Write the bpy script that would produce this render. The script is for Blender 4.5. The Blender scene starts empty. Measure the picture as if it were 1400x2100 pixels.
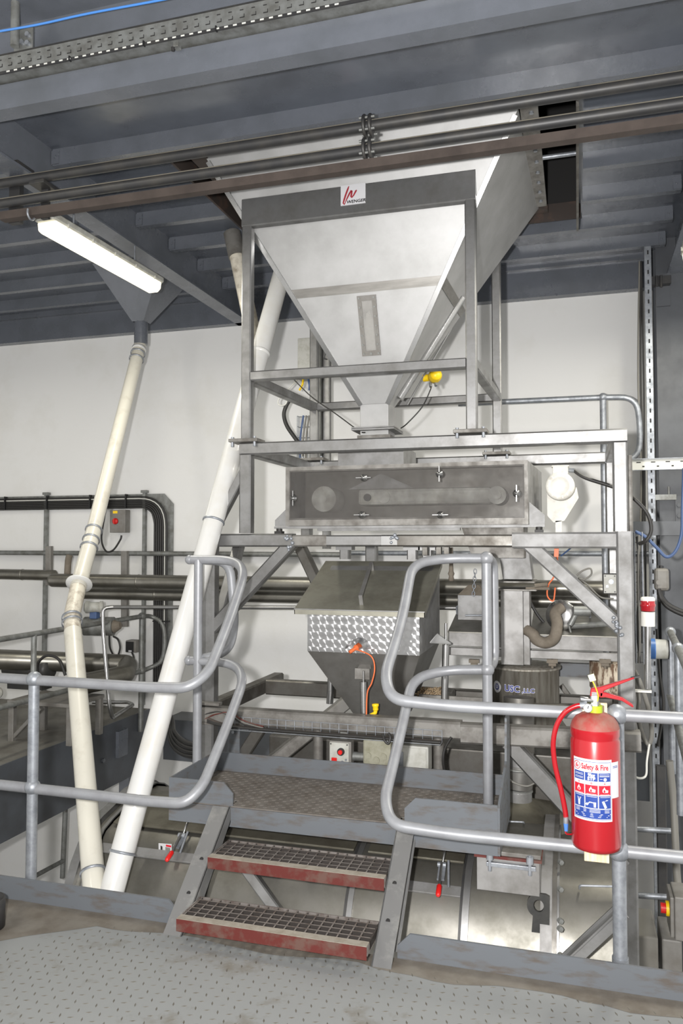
import bpy, math, random
from mathutils import Vector, Matrix
random.seed(7)
V = Vector
scene = bpy.context.scene
COL = scene.collection

# ---------------------------------------------------------------- camera
F, YAW, PITCH, CZ = 1620.0, math.radians(16.6), math.radians(2.4), 1.63   # focal length in pixels of the 1400x2100 frame
cam_data = bpy.data.cameras.new('camera'); cam = bpy.data.objects.new('camera', cam_data); COL.objects.link(cam)
cam_data.sensor_fit = 'VERTICAL'; cam_data.sensor_height = 36.0; cam_data.lens = F / 2100 * 36
cam_data.clip_start = 0.05; cam_data.clip_end = 100
cam.location = (0, 0, CZ); cam.rotation_euler = (math.pi / 2 + PITCH, 0, YAW)
scene.camera = cam
# ---------------------------------------------------------------- world: the lit hall behind the photographer
w = bpy.data.worlds.new('hall'); scene.world = w; w.use_nodes = True
w.node_tree.nodes['Background'].inputs[0].default_value = (1.0, 0.985, 0.95, 1)
w.node_tree.nodes['Background'].inputs[1].default_value = 1.0
# ---------------------------------------------------------------- lights
def area(name, loc, size, power, color, target, sy=None):
    d = bpy.data.lights.new(name, 'AREA'); o = bpy.data.objects.new(name, d); COL.objects.link(o)
    d.size = size; d.energy = power; d.color = color
    if sy: d.shape = 'RECTANGLE'; d.size_y = sy
    o.location = loc; o.rotation_euler = (V(target) - V(loc)).to_track_quat('-Z', 'Y').to_euler()
    return o
# the flash beside the lens, and the fluorescent rows of the hall
fl = area('camera_flash', (-0.20, -0.02, CZ + 0.06), 0.07, 200, (1.0, 0.98, 0.96), (-1.6, 5.5, 2.0))
area('hall_tubes_left', (-3.6, 1.0, 3.6), 0.25, 22, (1.0, 0.95, 0.84), (-3.4, 3.5, 0.0), 1.3)
area('hall_tubes_right', (1.6, 1.2, 3.6), 0.25, 22, (1.0, 0.97, 0.92), (1.0, 3.5, 0.0), 1.3)
scene.view_settings.view_transform = 'Standard'; scene.view_settings.look = 'None'
scene.view_settings.gamma = 1.0; scene.view_settings.use_curve_mapping = False
scene.view_settings.exposure = 0.08
scene.cycles.use_denoising = True
scene.cycles.max_bounces = 6; scene.cycles.diffuse_bounces = 3; scene.cycles.glossy_bounces = 3
scene.cycles.sample_clamp_indirect = 4.0

# ---------------------------------------------------------------- where a pixel of the frame meets a plane of the place
_cy, _sy, _cp, _sp = math.cos(YAW), math.sin(YAW), math.cos(PITCH), math.sin(PITCH)
_fw = V((-_sy * _cp, _cy * _cp, _sp)); _rt = V((_cy, _sy, 0)); _up = _rt.cross(_fw)
def _ray(px, py): return _rt * ((px - 700) / F) + _up * ((1050 - py) / F) + _fw
def P(px, py, y): d = _ray(px, py); return V((0, 0, CZ)) + d * (y / d.y)
def PZ(px, py, z): d = _ray(px, py); return V((0, 0, CZ)) + d * ((z - CZ) / d.z)
def PX(px, py, x): d = _ray(px, py); return V((0, 0, CZ)) + d * (x / d.x)

# ---------------------------------------------------------------- materials
def lin(c):
    return tuple((x / 255 / 12.92 if x / 255 <= 0.04045 else ((x / 255 + 0.055) / 1.055) ** 2.4) for x in c) + (1,)
MATS = {}
def mat(name, c, r=0.5, m=0.0, c2=None, sc=6.0, lo=0.45, hi=0.7, stretch=(1, 1, 1), r2=None, bump=0.0, bsc=60.0, spec=0.5, detail=6, coat=0.0):
    k = bpy.data.materials.new(name); k.use_nodes = True; nt = k.node_tree; N = nt.nodes; L = nt.links
    b = N['Principled BSDF']
    b.inputs['Base Color'].default_value = lin(c); b.inputs['Roughness'].default_value = r; b.inputs['Metallic'].default_value = m
    b.inputs['Specular IOR Level'].default_value = spec; b.inputs['Coat Weight'].default_value = coat
    if c2 is not None or bump:
        tc = N.new('ShaderNodeTexCoord'); mp = N.new('ShaderNodeMapping'); L.new(tc.outputs['Object'], mp.inputs[0])
        mp.inputs['Scale'].default_value = stretch
    if c2 is not None:
        n = N.new('ShaderNodeTexNoise'); n.inputs['Scale'].default_value = sc; n.inputs['Detail'].default_value = detail
        n.inputs['Roughness'].default_value = 0.62
        L.new(mp.outputs[0], n.inputs['Vector'])
        mr = N.new('ShaderNodeMapRange'); mr.inputs[1].default_value = lo; mr.inputs[2].default_value = hi
        L.new(n.outputs[0], mr.inputs[0])
        mx = N.new('ShaderNodeMix'); mx.data_type = 'RGBA'; mx.inputs[6].default_value = lin(c); mx.inputs[7].default_value = lin(c2)
        L.new(mr.outputs[0], mx.inputs[0]); L.new(mx.outputs[2], b.inputs['Base Color'])
        if r2 is not None:
            m2 = N.new('ShaderNodeMapRange'); m2.inputs[3].default_value = r; m2.inputs[4].default_value = r2
            L.new(mr.outputs[0], m2.inputs[0]); L.new(m2.outputs[0], b.inputs['Roughness'])
    if bump:
        nb = N.new('ShaderNodeTexNoise'); nb.inputs['Scale'].default_value = bsc; nb.inputs['Detail'].default_value = 3
        L.new(mp.outputs[0], nb.inputs['Vector'])
        bp = N.new('ShaderNodeBump'); bp.inputs['Strength'].default_value = bump; bp.inputs['Distance'].default_value = 0.01
        L.new(nb.outputs[0], bp.inputs['Height']); L.new(bp.outputs[0], b.inputs['Normal'])
    MATS[name] = k; return k
mat('wall_paint', (226, 226, 225), .75, 0, (214, 213, 208), 1.3, .5, .8, bump=.08, bsc=30)
mat('beam_paint', (100, 104, 112), .24, 0, (87, 91, 97), 3, .4, .7, r2=.36, bump=.05, bsc=40, spec=.7)
mat('shade_paint', (78, 82, 88), .4, 0, (66, 68, 72), 4, .4, .7)  # beam grey darkened: the side platform's shadow put into the colour
mat('deck_paint', (92, 97, 106), .22, 0, (78, 82, 90), 2.5, .4, .7, r2=.32, bump=.16, bsc=9, spec=.7)
mat('floor_paint', (128, 130, 130), .5, 0, (106, 102, 94), 5, .56, .72, r2=.65, bump=.05, bsc=25)
mat('lug_paint', (98, 96, 90), .5, 0, (76, 70, 60), 30, .4, .7)
mat('toe_paint', (95, 99, 104), .5, 0, (86, 80, 75), 13, .5, .68, stretch=(.5, 1, 2), r2=.7)
mat('stair_grey', (142, 143, 145), .5, .1, (118, 112, 106), 8, .48, .7, r2=.7)
mat('stringer_worn', (118, 118, 118), .42, .35, (138, 138, 136), 9, .5, .62, r2=.3)
mat('red_nosing', (88, 30, 24), .65, 0, (92, 66, 58), 12, .46, .62)
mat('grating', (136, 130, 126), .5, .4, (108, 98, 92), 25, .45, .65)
mat('grating_shade_grime', (46, 41, 38), .85)  # dark sides of the bars: shade between them put into the colour, with grime
mat('dusty_nose', (146, 140, 130), .75, 0, (128, 120, 108), 30, .4, .7)
mat('checker_dusty', (108, 103, 98), .7, .1, (88, 81, 74), 14, .42, .68)
mat('silver_tube', (145, 147, 151), .42, .25, (130, 131, 135), 10, .4, .7)
mat('galv', (158, 162, 168), .42, .55, (130, 134, 140), 22, .4, .65, r2=.5)
mat('galv_dull', (140, 142, 140), .5, .5, (112, 112, 108), 14, .4, .65)
mat('steel', (146, 146, 146), .58, .55, (124, 123, 121), 9, .4, .7, r2=.66)
mat('sheet_bright', (152, 151, 150), .56, .6, (124, 122, 119), 6, .4, .68, r2=.66)
mat('steel_tube', (146, 146, 146), .36, .8, (118, 117, 115), 7, .4, .7, r2=.48)
mat('steel_dark', (112, 110, 106), .42, .7, (88, 84, 78), 8, .4, .7, r2=.55)
mat('hopper_steel', (176, 176, 176), .52, .62, (156, 156, 155), 3.5, .35, .7, r2=.5)
mat('seam_steel', (140, 138, 134), .45, .8, (120, 118, 114), 12, .4, .7, stretch=(.4, 1, 3))
mat('polished', (180, 180, 180), .27, .95, (150, 150, 148), 9, .4, .7, r2=.34)
mat('dusty_steel', (136, 134, 130), .55, .5, (104, 100, 95), 9, .42, .68, r2=.75)
mat('lid_steel', (160, 158, 146), .42, .6, (124, 121, 110), 4, .4, .7, r2=.5)
mat('cone_steel', (122, 121, 118), .5, .5, (100, 98, 94), 5, .4, .7)
mat('streak_steel', (168, 164, 155), .45, .55, (126, 120, 110), 9, .4, .65, stretch=(5, 5, .5), r2=.55)
mat('drum_steel', (124, 122, 116), .40, .75, (98, 96, 88), 5, .4, .7, r2=.5)
mat('drum_top', (102, 99, 88), .5, .5, (80, 76, 66), 6, .4, .7, r2=.65)
mat('clad', (134, 132, 125), .34, .85, (112, 109, 101), 5, .4, .7, r2=.42)
mat('white_pvc', (206, 206, 204), .3, 0, (198, 195, 187), 5, .5, .8, coat=.2)
mat('cream_pvc', (206, 203, 192), .32, 0, (186, 181, 168), 7, .52, .75, coat=.2)
mat('grime_pvc', (206, 200, 186), .4, 0, (150, 140, 126), 18, .45, .7)
mat('dark_pipe', (54, 54, 55), .45, .2, (68, 66, 63), 8, .45, .7)
mat('pipe_dust', (152, 146, 132), .9)
mat('rust_angle', (74, 65, 60), .7, .1, (58, 50, 46), 8, .4, .7)
mat('dark_rust', (58, 50, 46), .7, 0, (84, 64, 54), 10, .5, .7)
mat('red_paint', (158, 16, 27), .26, 0, coat=.5)
mat('red_dusty', (146, 58, 52), .6, 0, (138, 98, 87), 14, .4, .65)
mat('red_plastic', (205, 30, 28), .35)
mat('lens_red', (170, 30, 40), .15, coat=.6)
mat('white_label', (200, 200, 203), .35)
mat('label_blue', (40, 66, 140), .35)
mat('label_red', (206, 30, 48), .35)
mat('sign_red', (150, 44, 54), .4)
mat('black', (26, 26, 27), .5)
mat('rubber', (40, 39, 38), .55)
mat('cable', (44, 43, 42), .5)
mat('cable_grey', (118, 116, 110), .55)
mat('cable_white', (212, 212, 206), .5)
mat('cable_blue', (66, 88, 128), .45)
mat('blue_hose', (70, 130, 205), .4)
mat('orange', (222, 110, 62), .5)
mat('yellow', (248, 208, 26), .42)
mat('lime', (164, 184, 36), .45)
mat('blue_plastic', (72, 120, 190), .4)
mat('white_plastic', (232, 231, 224), .4)
mat('grey_box', (128, 126, 122), .5, .1, (112, 108, 102), 12, .4, .7)
mat('pale_box', (178, 178, 172), .55, 0, (150, 148, 138), 14, .45, .7)
mat('mossy_box', (150, 148, 132), .65, .1, (126, 124, 104), 16, .42, .65)
mat('motor_cream', (222, 220, 212), .5, 0, (196, 192, 182), 16, .5, .72)
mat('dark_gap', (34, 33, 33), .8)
mat('hose_dust', (118, 110, 99), .85, 0, (98, 90, 79), 16, .4, .7, bump=.4, bsc=40)
mat('grain', (190, 168, 138), .9, 0, (130, 108, 80), 60, .4, .6, bump=.6, bsc=120)
mat('usc_blue', (54, 62, 130), .4)
mat('lug_black', (48, 48, 47), .5, .2, (64, 63, 60), 14, .45, .7)
mat('column_paint', (80, 83, 88), .4, 0, (70, 72, 76), 4, .4, .7, r2=.55)
mat('stained_pot', (204, 192, 172), .6, 0, (112, 88, 70), 16, .46, .56, stretch=(2.5, 2.5, .6))
mat('bare_floor', (118, 113, 105), .6, .1, (98, 91, 82), 7, .4, .65)
mat('tag_white', (222, 224, 178), .4)
mat('concrete', (120, 118, 112), .85, 0, (100, 96, 88), 5)
# wood grain
k = mat('pine', (232, 214, 184), .55, 0, (208, 184, 146), 10, .4, .62, stretch=(9, 9, .9), detail=3)
# swirl-finished stainless: rows of circular polishing marks tilt the surface
def swirl():
    k = bpy.data.materials.new('swirl_steel'); k.use_nodes = True; nt = k.node_tree; N = nt.nodes; L = nt.links
    b = N['Principled BSDF']; b.inputs['Metallic'].default_value = .95; b.inputs['Roughness'].default_value = .30; b.inputs['Anisotropic'].default_value = .85
    b.inputs['Base Color'].default_value = lin((186, 186, 187))
    tc = N.new('ShaderNodeTexCoord'); se = N.new('ShaderNodeSeparateXYZ'); cb = N.new('ShaderNodeCombineXYZ')
    L.new(tc.outputs['Object'], se.inputs[0]); L.new(se.outputs['X'], cb.inputs['X']); L.new(se.outputs['Z'], cb.inputs['Y'])
    vo = N.new('ShaderNodeTexVoronoi'); vo.voronoi_dimensions = '2D'; vo.inputs['Scale'].default_value = 23; vo.inputs['Randomness'].default_value = .22
    L.new(cb.outputs[0], vo.inputs['Vector'])
    sub = N.new('ShaderNodeVectorMath'); sub.operation = 'SUBTRACT'; L.new(cb.outputs[0], sub.inputs[0]); L.new(vo.outputs['Position'], sub.inputs[1])
    s2 = N.new('ShaderNodeSeparateXYZ'); L.new(sub.outputs[0], s2.inputs[0])
    ng = N.new('ShaderNodeMath'); ng.operation = 'MULTIPLY'; ng.inputs[1].default_value = -1; L.new(s2.outputs['Y'], ng.inputs[0])
    c2 = N.new('ShaderNodeCombineXYZ'); L.new(ng.outputs[0], c2.inputs['X']); L.new(s2.outputs['X'], c2.inputs['Z'])
    nm = N.new('ShaderNodeVectorMath'); nm.operation = 'NORMALIZE'; L.new(c2.outputs[0], nm.inputs[0]); L.new(nm.outputs[0], b.inputs['Tangent'])
    MATS['swirl_steel'] = k
swirl()
def emit(name, c, s):
    k = bpy.data.materials.new(name); k.use_nodes = True; b = k.node_tree.nodes['Principled BSDF']
    b.inputs['Base Color'].default_value = lin(c); b.inputs['Emission Color'].default_value = lin(c); b.inputs['Emission Strength'].default_value = s
    MATS[name] = k
emit('tube_light', (255, 247, 218), 1.6)
def clearmat(name, c, a, r=.12):
    k = bpy.data.materials.new(name); k.use_nodes = True; nt = k.node_tree; N = nt.nodes; L = nt.links
    b = N['Principled BSDF']; b.inputs['Base Color'].default_value = lin(c); b.inputs['Roughness'].default_value = r
    t = N.new('ShaderNodeBsdfTransparent'); mx = N.new('ShaderNodeMixShader')
    tc = N.new('ShaderNodeTexCoord'); n = N.new('ShaderNodeTexNoise'); n.inputs['Scale'].default_value = 7; n.inputs['Detail'].default_value = 8
    L.new(tc.outputs['Object'], n.inputs['Vector'])
    mr = N.new('ShaderNodeMapRange'); mr.inputs[1].default_value = .3; mr.inputs[2].default_value = .75; mr.inputs[3].default_value = a - .12; mr.inputs[4].default_value = a + .2
    L.new(n.outputs[0], mr.inputs[0]); L.new(mr.outputs[0], mx.inputs[0])
    L.new(t.outputs[0], mx.inputs[1]); L.new(b.outputs[0], mx.inputs[2]); L.new(mx.outputs[0], N['Material Output'].inputs[0])
    MATS[name] = k
clearmat('dusty_clear', (96, 93, 90), .30)
clearmat('sight_glass', (190, 188, 184), .5)

# ---------------------------------------------------------------- mesh building
def frame_of(d):
    d = d.normalized(); a = V((0, 0, 1)) if abs(d.z) < .95 else V((0, 1, 0))
    s = d.cross(a).normalized(); u = s.cross(d).normalized(); return d, s, u
class MB:
    def __init__(s): s.v = []; s.f = []; s.sm = []
    def add(s, vs, fs, smooth=False):
        o = len(s.v); s.v += [V(p) for p in vs]
        for f in fs: s.f.append([i + o for i in f]); s.sm.append(smooth)
        return s
    def box(s, x0, x1, y0, y1, z0, z1):
        vs = [(x, y, z) for z in (z0, z1) for y in (y0, y1) for x in (x0, x1)]
        return s.add(vs, [(0, 2, 3, 1), (4, 5, 7, 6), (0, 1, 5, 4), (2, 6, 7, 3), (0, 4, 6, 2), (1, 3, 7, 5)])
    def bar(s, p, q, wd, h, up=None, ch=.12):
        """rectangular tube from p to q, wd across, h along up, with slightly rounded corners"""
        p, q = V(p), V(q); d = (q - p).normalized()
        u = V(up) if up is not None else (V((0, 0, 1)) if abs(d.z) < .9 else V((0, -1, 0)))
        si = d.cross(u).normalized(); u = si.cross(d).normalized()
        c = min(wd, h) * ch; a, b = wd / 2, h / 2
        pr = [(-a + c, -b), (a - c, -b), (a, -b + c), (a, b - c), (a - c, b), (-a + c, b), (-a, b - c), (-a, -b + c)]
        vs = [p + si * x + u * y for x, y in pr] + [q + si * x + u * y for x, y in pr]
        return s.add(vs, [(i, (i + 1) % 8, 8 + (i + 1) % 8, 8 + i) for i in range(8)] + [tuple(range(7, -1, -1)), tuple(range(8, 16))])
    def cyl(s, p, q, r, r2=None, n=20, cap=True):
        p, q = V(p), V(q); r2 = r if r2 is None else r2; d, a, b = frame_of(q - p)
        cs = [(math.cos(2 * math.pi * i / n), math.sin(2 * math.pi * i / n)) for i in range(n)]
        vs = [p + (a * x + b * y) * r for x, y in cs] + [q + (a * x + b * y) * r2 for x, y in cs]
        s.add(vs, [(i, n + i, n + (i + 1) % n, (i + 1) % n) for i in range(n)], True)
        if cap: s.add(vs, [tuple(range(n)), tuple(range(2 * n - 1, n - 1, -1))])
        return s
    def tube(s, pts, r, n=12, cap=True):
        pts = [V(p) for p in pts]; rings = []; d, a, b = frame_of(pts[1] - pts[0]); m = len(pts)
        for i, p in enumerate(pts):
            t = (pts[min(i + 1, m - 1)] - pts[max(i - 1, 0)]).normalized()
            a = (a - t * a.dot(t)).normalized(); b = t.cross(a)
            rr = r[i] if isinstance(r, (list, tuple)) else r
            rings.append([p + (a * math.cos(2 * math.pi * k / n) + b * math.sin(2 * math.pi * k / n)) * rr for k in range(n)])
        vs = [x for ring in rings for x in ring]
        s.add(vs, [(i * n + k, i * n + (k + 1) % n, (i + 1) * n + (k + 1) % n, (i + 1) * n + k) for i in range(m - 1) for k in range(n)], True)
        if cap: s.add(rings[0] + rings[-1], [tuple(range(n - 1, -1, -1)), tuple(range(n, 2 * n))])
        return s
    def lathe(s, base, axis, prof, n=28):
        base = V(base); d, a, b = frame_of(V(axis))
        vs = [base + d * h + (a * math.cos(2 * math.pi * k / n) + b * math.sin(2 * math.pi * k / n)) * max(r, 1e-4) for r, h in prof for k in range(n)]
        s.add(vs, [(i * n + k, (i + 1) * n + k, (i + 1) * n + (k + 1) % n, i * n + (k + 1) % n) for i in range(len(prof) - 1) for k in range(n)], True)
        return s
    def prism(s, poly, off):
        """polygon (3D points) extruded along off"""
        poly = [V(p) for p in poly]; n = len(poly); off = V(off)
        return s.add(poly + [p + off for p in poly], [tuple(range(n - 1, -1, -1)), tuple(range(n, 2 * n))] + [(i, (i + 1) % n, n + (i + 1) % n, n + i) for i in range(n)])
    def sphere(s, c, r, n=14, sq=1.0):
        m = n // 2
        return s.lathe(V(c) - V((0, 0, r * sq)), (0, 0, 1), [(r * math.sin(math.pi * i / m), r * sq * (1 - math.cos(math.pi * i / m))) for i in range(m + 1)], n)
    def sheet(s, quad, th):
        """a plate of thickness th on a quad, thickened against its normal"""
        a, b, c, d = [V(p) for p in quad]; n = (b - a).cross(d - a).normalized() * -th
        return s.prism([a, b, c, d], n)
WORLD = {}
def build(name, mb, mt, parent=None, bevel=0.0, origin=None, fix=True):
    vs = mb.v
    if origin is None:
        xs = [p.x for p in vs]; ys = [p.y for p in vs]; zs = [p.z for p in vs]
        origin = V(((min(xs) + max(xs)) / 2, (min(ys) + max(ys)) / 2, min(zs)))
    origin = V(origin)
    me = bpy.data.meshes.new(name); me.from_pydata([tuple(p - origin) for p in vs], [], mb.f)
    me.polygons.foreach_set('use_smooth', mb.sm); me.materials.append(MATS[mt]); me.update()
    if fix:
        import bmesh
        bm = bmesh.new(); bm.from_mesh(me); bmesh.ops.remove_doubles(bm, verts=bm.verts, dist=1e-5) if bevel else None
        bmesh.ops.recalc_face_normals(bm, faces=bm.faces); bm.to_mesh(me); bm.free()
    o = bpy.data.objects.new(name, me); COL.objects.link(o)
    WORLD[o.name] = origin
    if parent is not None: o.parent = parent; o.location = origin - WORLD[parent.name]
    else: o.location = origin
    if bevel:
        md = o.modifiers.new('bevel', 'BEVEL'); md.width = bevel; md.segments = 2; md.limit_method = 'ANGLE'; md.angle_limit = math.radians(40)
    return o
def thing(name, label, cat, loc, group=None, kind=None):
    o = bpy.data.objects.new(name, None); COL.objects.link(o); o.location = loc; o.empty_display_size = .1
    WORLD[o.name] = V(loc); tag(o, label, cat, group, kind); return o
def tag(o, label, cat=None, group=None, kind=None):
    o['label'] = label
    if cat: o['category'] = cat
    if group: o['group'] = group
    if kind: o['kind'] = kind
    return o
def dup(o, delta, parent=None):
    c = o.copy(); COL.objects.link(c); par = parent or o.parent; wpos = WORLD[o.name] + V(delta); WORLD[c.name] = wpos
    c.parent = par; c.location = wpos - (WORLD[par.name] if par else V((0, 0, 0))); return c
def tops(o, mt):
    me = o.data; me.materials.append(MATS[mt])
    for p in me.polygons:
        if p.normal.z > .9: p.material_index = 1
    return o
def fillet(pts, r, n=6):
    pts = [V(p) for p in pts]; out = [pts[0]]
    for i in range(1, len(pts) - 1):
        p, a, b = pts[i], pts[i - 1] - pts[i], pts[i + 1] - pts[i]
        rr = r[i] if isinstance(r, (list, tuple)) else r
        t = min(rr, a.length * .49, b.length * .49); A = p + a.normalized() * t; B = p + b.normalized() * t
        for k in range(n + 1):
            u = k / n; out.append(A * (1 - u) ** 2 + p * 2 * u * (1 - u) + B * u * u)
    out.append(pts[-1]); return out
def spline(pts, n=8):
    pts = [V(p) for p in pts]; out = []
    for i in range(len(pts) - 1):
        a, b, c, d = pts[max(i - 1, 0)], pts[i], pts[i + 1], pts[min(i + 2, len(pts) - 1)]
        for k in range(n):
            t = k / n
            out.append(.5 * ((2 * b) + (c - a) * t + (2 * a - 5 * b + 4 * c - d) * t * t + (3 * b - a - 3 * c + d) * t ** 3))
    return out + [pts[-1]]
def cable(name, pts, r, mt, label, cat='cable', group=None, parent=None, n=8):
    o = build(name, MB().tube(spline(pts), r, n), mt, parent)
    if parent is None: tag(o, label, cat, group)
    return o
def text_mesh(s, size, depth=.0008, bold=0.0, shear=0.0, width=1.0):
    cu = bpy.data.curves.new('lettering', 'FONT'); cu.body = s; cu.size = size; cu.extrude = depth; cu.align_x = 'CENTER'; cu.align_y = 'CENTER'
    cu.offset = bold; cu.shear = shear; cu.resolution_u = 3
    ob = bpy.data.objects.new('lettering', cu); COL.objects.link(ob)
    me = ob.to_mesh(); vs = [V((p.co.x * width, p.co.y, p.co.z)) for p in me.vertices]; fs = [tuple(p.vertices) for p in me.polygons]
    ob.to_mesh_clear(); bpy.data.objects.remove(ob); bpy.data.curves.remove(cu); return vs, fs
# ================================================================ STRUCTURE
WY = 6.8
# back wall, its dark steel band and the lower hall floor
wl = build('wall_back', MB().box(-9, 3.2, WY, WY + .2, -1.7, 3.72), 'wall_paint'); tag(wl, 'white painted back wall behind the machine', kind='structure')
wl2 = build('wall_left', MB().box(-9.2, -9, 1.0, WY + .2, -1.7, 4.3), 'wall_paint'); tag(wl2, 'white painted side wall far beyond the left platform', kind='structure')
fl0 = build('floor_lower', MB().box(-9, 3.2, 3.2, WY, -1.75, -1.7), 'concrete'); tag(fl0, 'concrete floor of the level below the walkway', kind='structure')
# walkway of diamond plate
flr = build('floor', MB().box(-5, 3, -2.5, 3.12, -.02, 0), 'floor_paint', origin=(0, 0, 0)); tag(flr, 'grey painted diamond plate walkway floor', kind='structure')
lug = MB(); st = .043
def lug_at(mb, x, y, z, ang, l=.013, wv=.0035, h=.0016):
    c, s = math.cos(ang), math.sin(ang)
    def q(a, b, zz): return (x + a * c - b * s, y + a * s + b * c, z + zz)
    mb.add([q(-l, 0, 0), q(0, -wv, 0), q(l, 0, 0), q(0, wv, 0), q(-l * .6, 0, h), q(l * .6, 0, h)],
           [(0, 1, 4), (1, 5, 4), (1, 2, 5), (2, 3, 5), (3, 4, 5), (3, 0, 4)])
j = 0; y = 1.9
while y < 3.02:
    i = 0; x = -3.2
    while x < .9:
        if not (y > 2.82 + .12 * math.sin(x * 3.1) and x < -2.0 - (3.0 - y) * .8):
            lug_at(lug, x + random.uniform(-.001, .001), y, 0, math.radians(22 if (i + j) % 2 else 112))
        x += st; i += 1
    y += st; j += 1
o = build('tread_pattern', lug, 'lug_paint', flr, fix=False); o['kind'] = 'stuff'; o['label'] = 'small raised diamonds of the floor plate'
# bare brown strip where the paint has worn off along the edge, wider at the left
bare = MB(); n = 60; up_ = []; lo_ = []
for i in range(n + 1):
    x = -3.6 + 4.6 * i / n; wv = .10 + .02 * math.sin(x * 9) + random.uniform(-.008, .008)
    if x < -2.0: wv += min(.45, (-2.0 - x) * .85)
    up_.append((x, 3.119, .0009)); lo_.append((x, 3.12 - wv, .0009))
bare.add(up_ + lo_, [(i, n + 1 + i, n + 2 + i, i + 1) for i in range(n)])
o = build('bare_edge', bare, 'bare_floor', flr); o['label'] = 'bare brown worn strip of floor plate'
# kick plates along the walkway edge
def kick(x0, x1, label, c0, c1):
    m = MB(); h = .1; c = .05
    poly = [(x0, 3.12, 0), (x1, 3.12, 0), (x1, 3.12, h - (c if c1 else 0)), (x1 - (c if c1 else 0), 3.12, h), (x0 + (c if c0 else 0), 3.12, h), (x0, 3.12, h - (c if c0 else 0))]
    m.prism(poly, (0, .010, 0)); r = build('kick_plate', m, 'toe_paint'); tag(r, label, 'kick plate'); return r
kick(-5, -1.66, 'worn blue-grey kick plate along floor edge below the white pipes', 0, 1)
kick(-.70, 3, 'scuffed blue-grey kick plate along floor edge below the fire extinguisher', 1, 0)
# ---- ceiling: deck plates, joists
DZ = 3.98
cl = build('ceiling', MB().box(-9, 3.2, 3.09, 4.02, DZ, DZ + .02).box(-9, -2.26, 4.02, 5.6, DZ, DZ + .02).box(.03, 3.2, 4.02, 5.6, DZ, DZ + .02).box(-9, 3.2, 5.6, WY + .2, DZ, DZ + .02), 'deck_paint')
tag(cl, 'blue-grey painted steel deck overhead', kind='structure')
cl0 = build('ceiling_hall', MB().box(-9, 4, -4, 2.6, 4.7, 4.75), 'deck_paint'); tag(cl0, 'unseen hall roof over the walkway, added to cut light on the floor', kind='structure')  # roof slab out of view, added to hold light back from the floor
def channel(mb, x0, x1, y, z0, z1, fl=.055, t=.008):
    """C section along X, web facing the viewer at y, flanges pointing away"""
    poly = [(x0, y, z0), (x0, y + fl, z0), (x0, y + fl, z0 + t), (x0, y + t, z0 + t), (x0, y + t, z1 - t), (x0, y + fl, z1 - t), (x0, y + fl, z1), (x0, y, z1)]
    return mb.prism(poly, (x1 - x0, 0, 0))
JY = [3.92, 4.385, 4.855, 5.325, 5.80, 6.27]
XB = -2.9     # right flange edge of the deep beam on the left
for i, y in enumerate(JY):
    segs = [(-2.96, .66)] if (i == 0 or y > 5.6) else [(-2.96, -2.27), (.06, .66)]
    segs.append((-9, -3.12))
    for x0, x1 in segs:
        jo = build('joist', channel(MB(), x0, x1, y, 3.88, DZ), 'beam_paint', cl)
        for xe, sg in ((x0, 1), (x1, -1)):
            if xe in (-2.96, .66):
                build('cleat', MB().box(xe, xe + sg * .05, y - .012, y - .001, 3.885, 3.965).cyl((xe + sg * .028, y - .011, 3.925), (xe + sg * .028, y - .022, 3.925), .009, n=8), 'beam_paint', jo)
# deep beams running back to the wall
def deep_beam(x0, x1, z0, label, y0=3.09):
    xm = (x0 + x1) / 2
    m = MB().box(x0, x1, y0, WY, z0, z0 + .014).box(xm - .006, xm + .006, y0, WY, z0 + .014, DZ)
    r = build('ceiling_beam', m, 'beam_paint'); tag(r, label, 'beam', kind='structure'); return r
deep_beam(-3.04, XB, 3.70, 'deep grey roof beam running back above the lit lamp')
deep_beam(.68, .82, 3.70, 'deep grey roof beam running back at the far right above the column')
wb = build('ceiling_beam', MB().box(-9, 3.2, WY - .09, WY, 3.70, DZ).box(-9, 3.2, WY - .13, WY - .09, 3.93, DZ), 'beam_paint'); tag(wb, 'dark grey steel band along the top of the white wall', 'beam', kind='structure')
# front edge beam, its ledger and the plate above
fb = MB(); channel(fb, -9, 3.2, 3.0, 3.66, 3.778, .09)
r = build('ceiling_beam', fb, 'beam_paint'); tag(r, 'long grey channel beam across the top in front of the joists', 'beam', kind='structure')
r = build('ceiling_beam', MB().box(-9, 3.2, 3.035, 3.05, 3.778, 4.45).box(-9, 3.2, 2.86, 3.035, 4.075, 4.09), 'beam_paint'); tag(r, 'tall grey edge plate behind the slotted cable tray at the top', 'beam', kind='structure')
# two thin seams where deck plates meet
# opening frame round the bin and the dark shaft above it
om = MB().box(-2.27, .05, 4.0, 4.012, 3.9, 4.0).box(-2.27, -2.255, 4.0, 5.6, 3.88, 4.0).box(-2.27, .05, 5.588, 5.6, 3.88, 4.0)
o = build('opening_trim', om, 'dark_rust', cl)
om = MB().box(.02, .035, 4.0, 5.62, 3.80, 3.99)
o = build('opening_trim', om, 'steel_dark', cl)
for yy in (4.32, 4.75):
    build('spacer_rod', MB().cyl((-.17, yy, 3.93), (.03, yy, 3.93), .014, n=10), 'galv', cl)
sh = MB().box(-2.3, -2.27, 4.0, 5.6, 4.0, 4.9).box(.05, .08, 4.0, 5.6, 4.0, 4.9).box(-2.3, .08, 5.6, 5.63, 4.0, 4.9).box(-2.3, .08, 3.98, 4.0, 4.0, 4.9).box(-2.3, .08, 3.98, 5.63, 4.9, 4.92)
build('shaft_lining', sh, 'dark_gap', cl)
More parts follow.
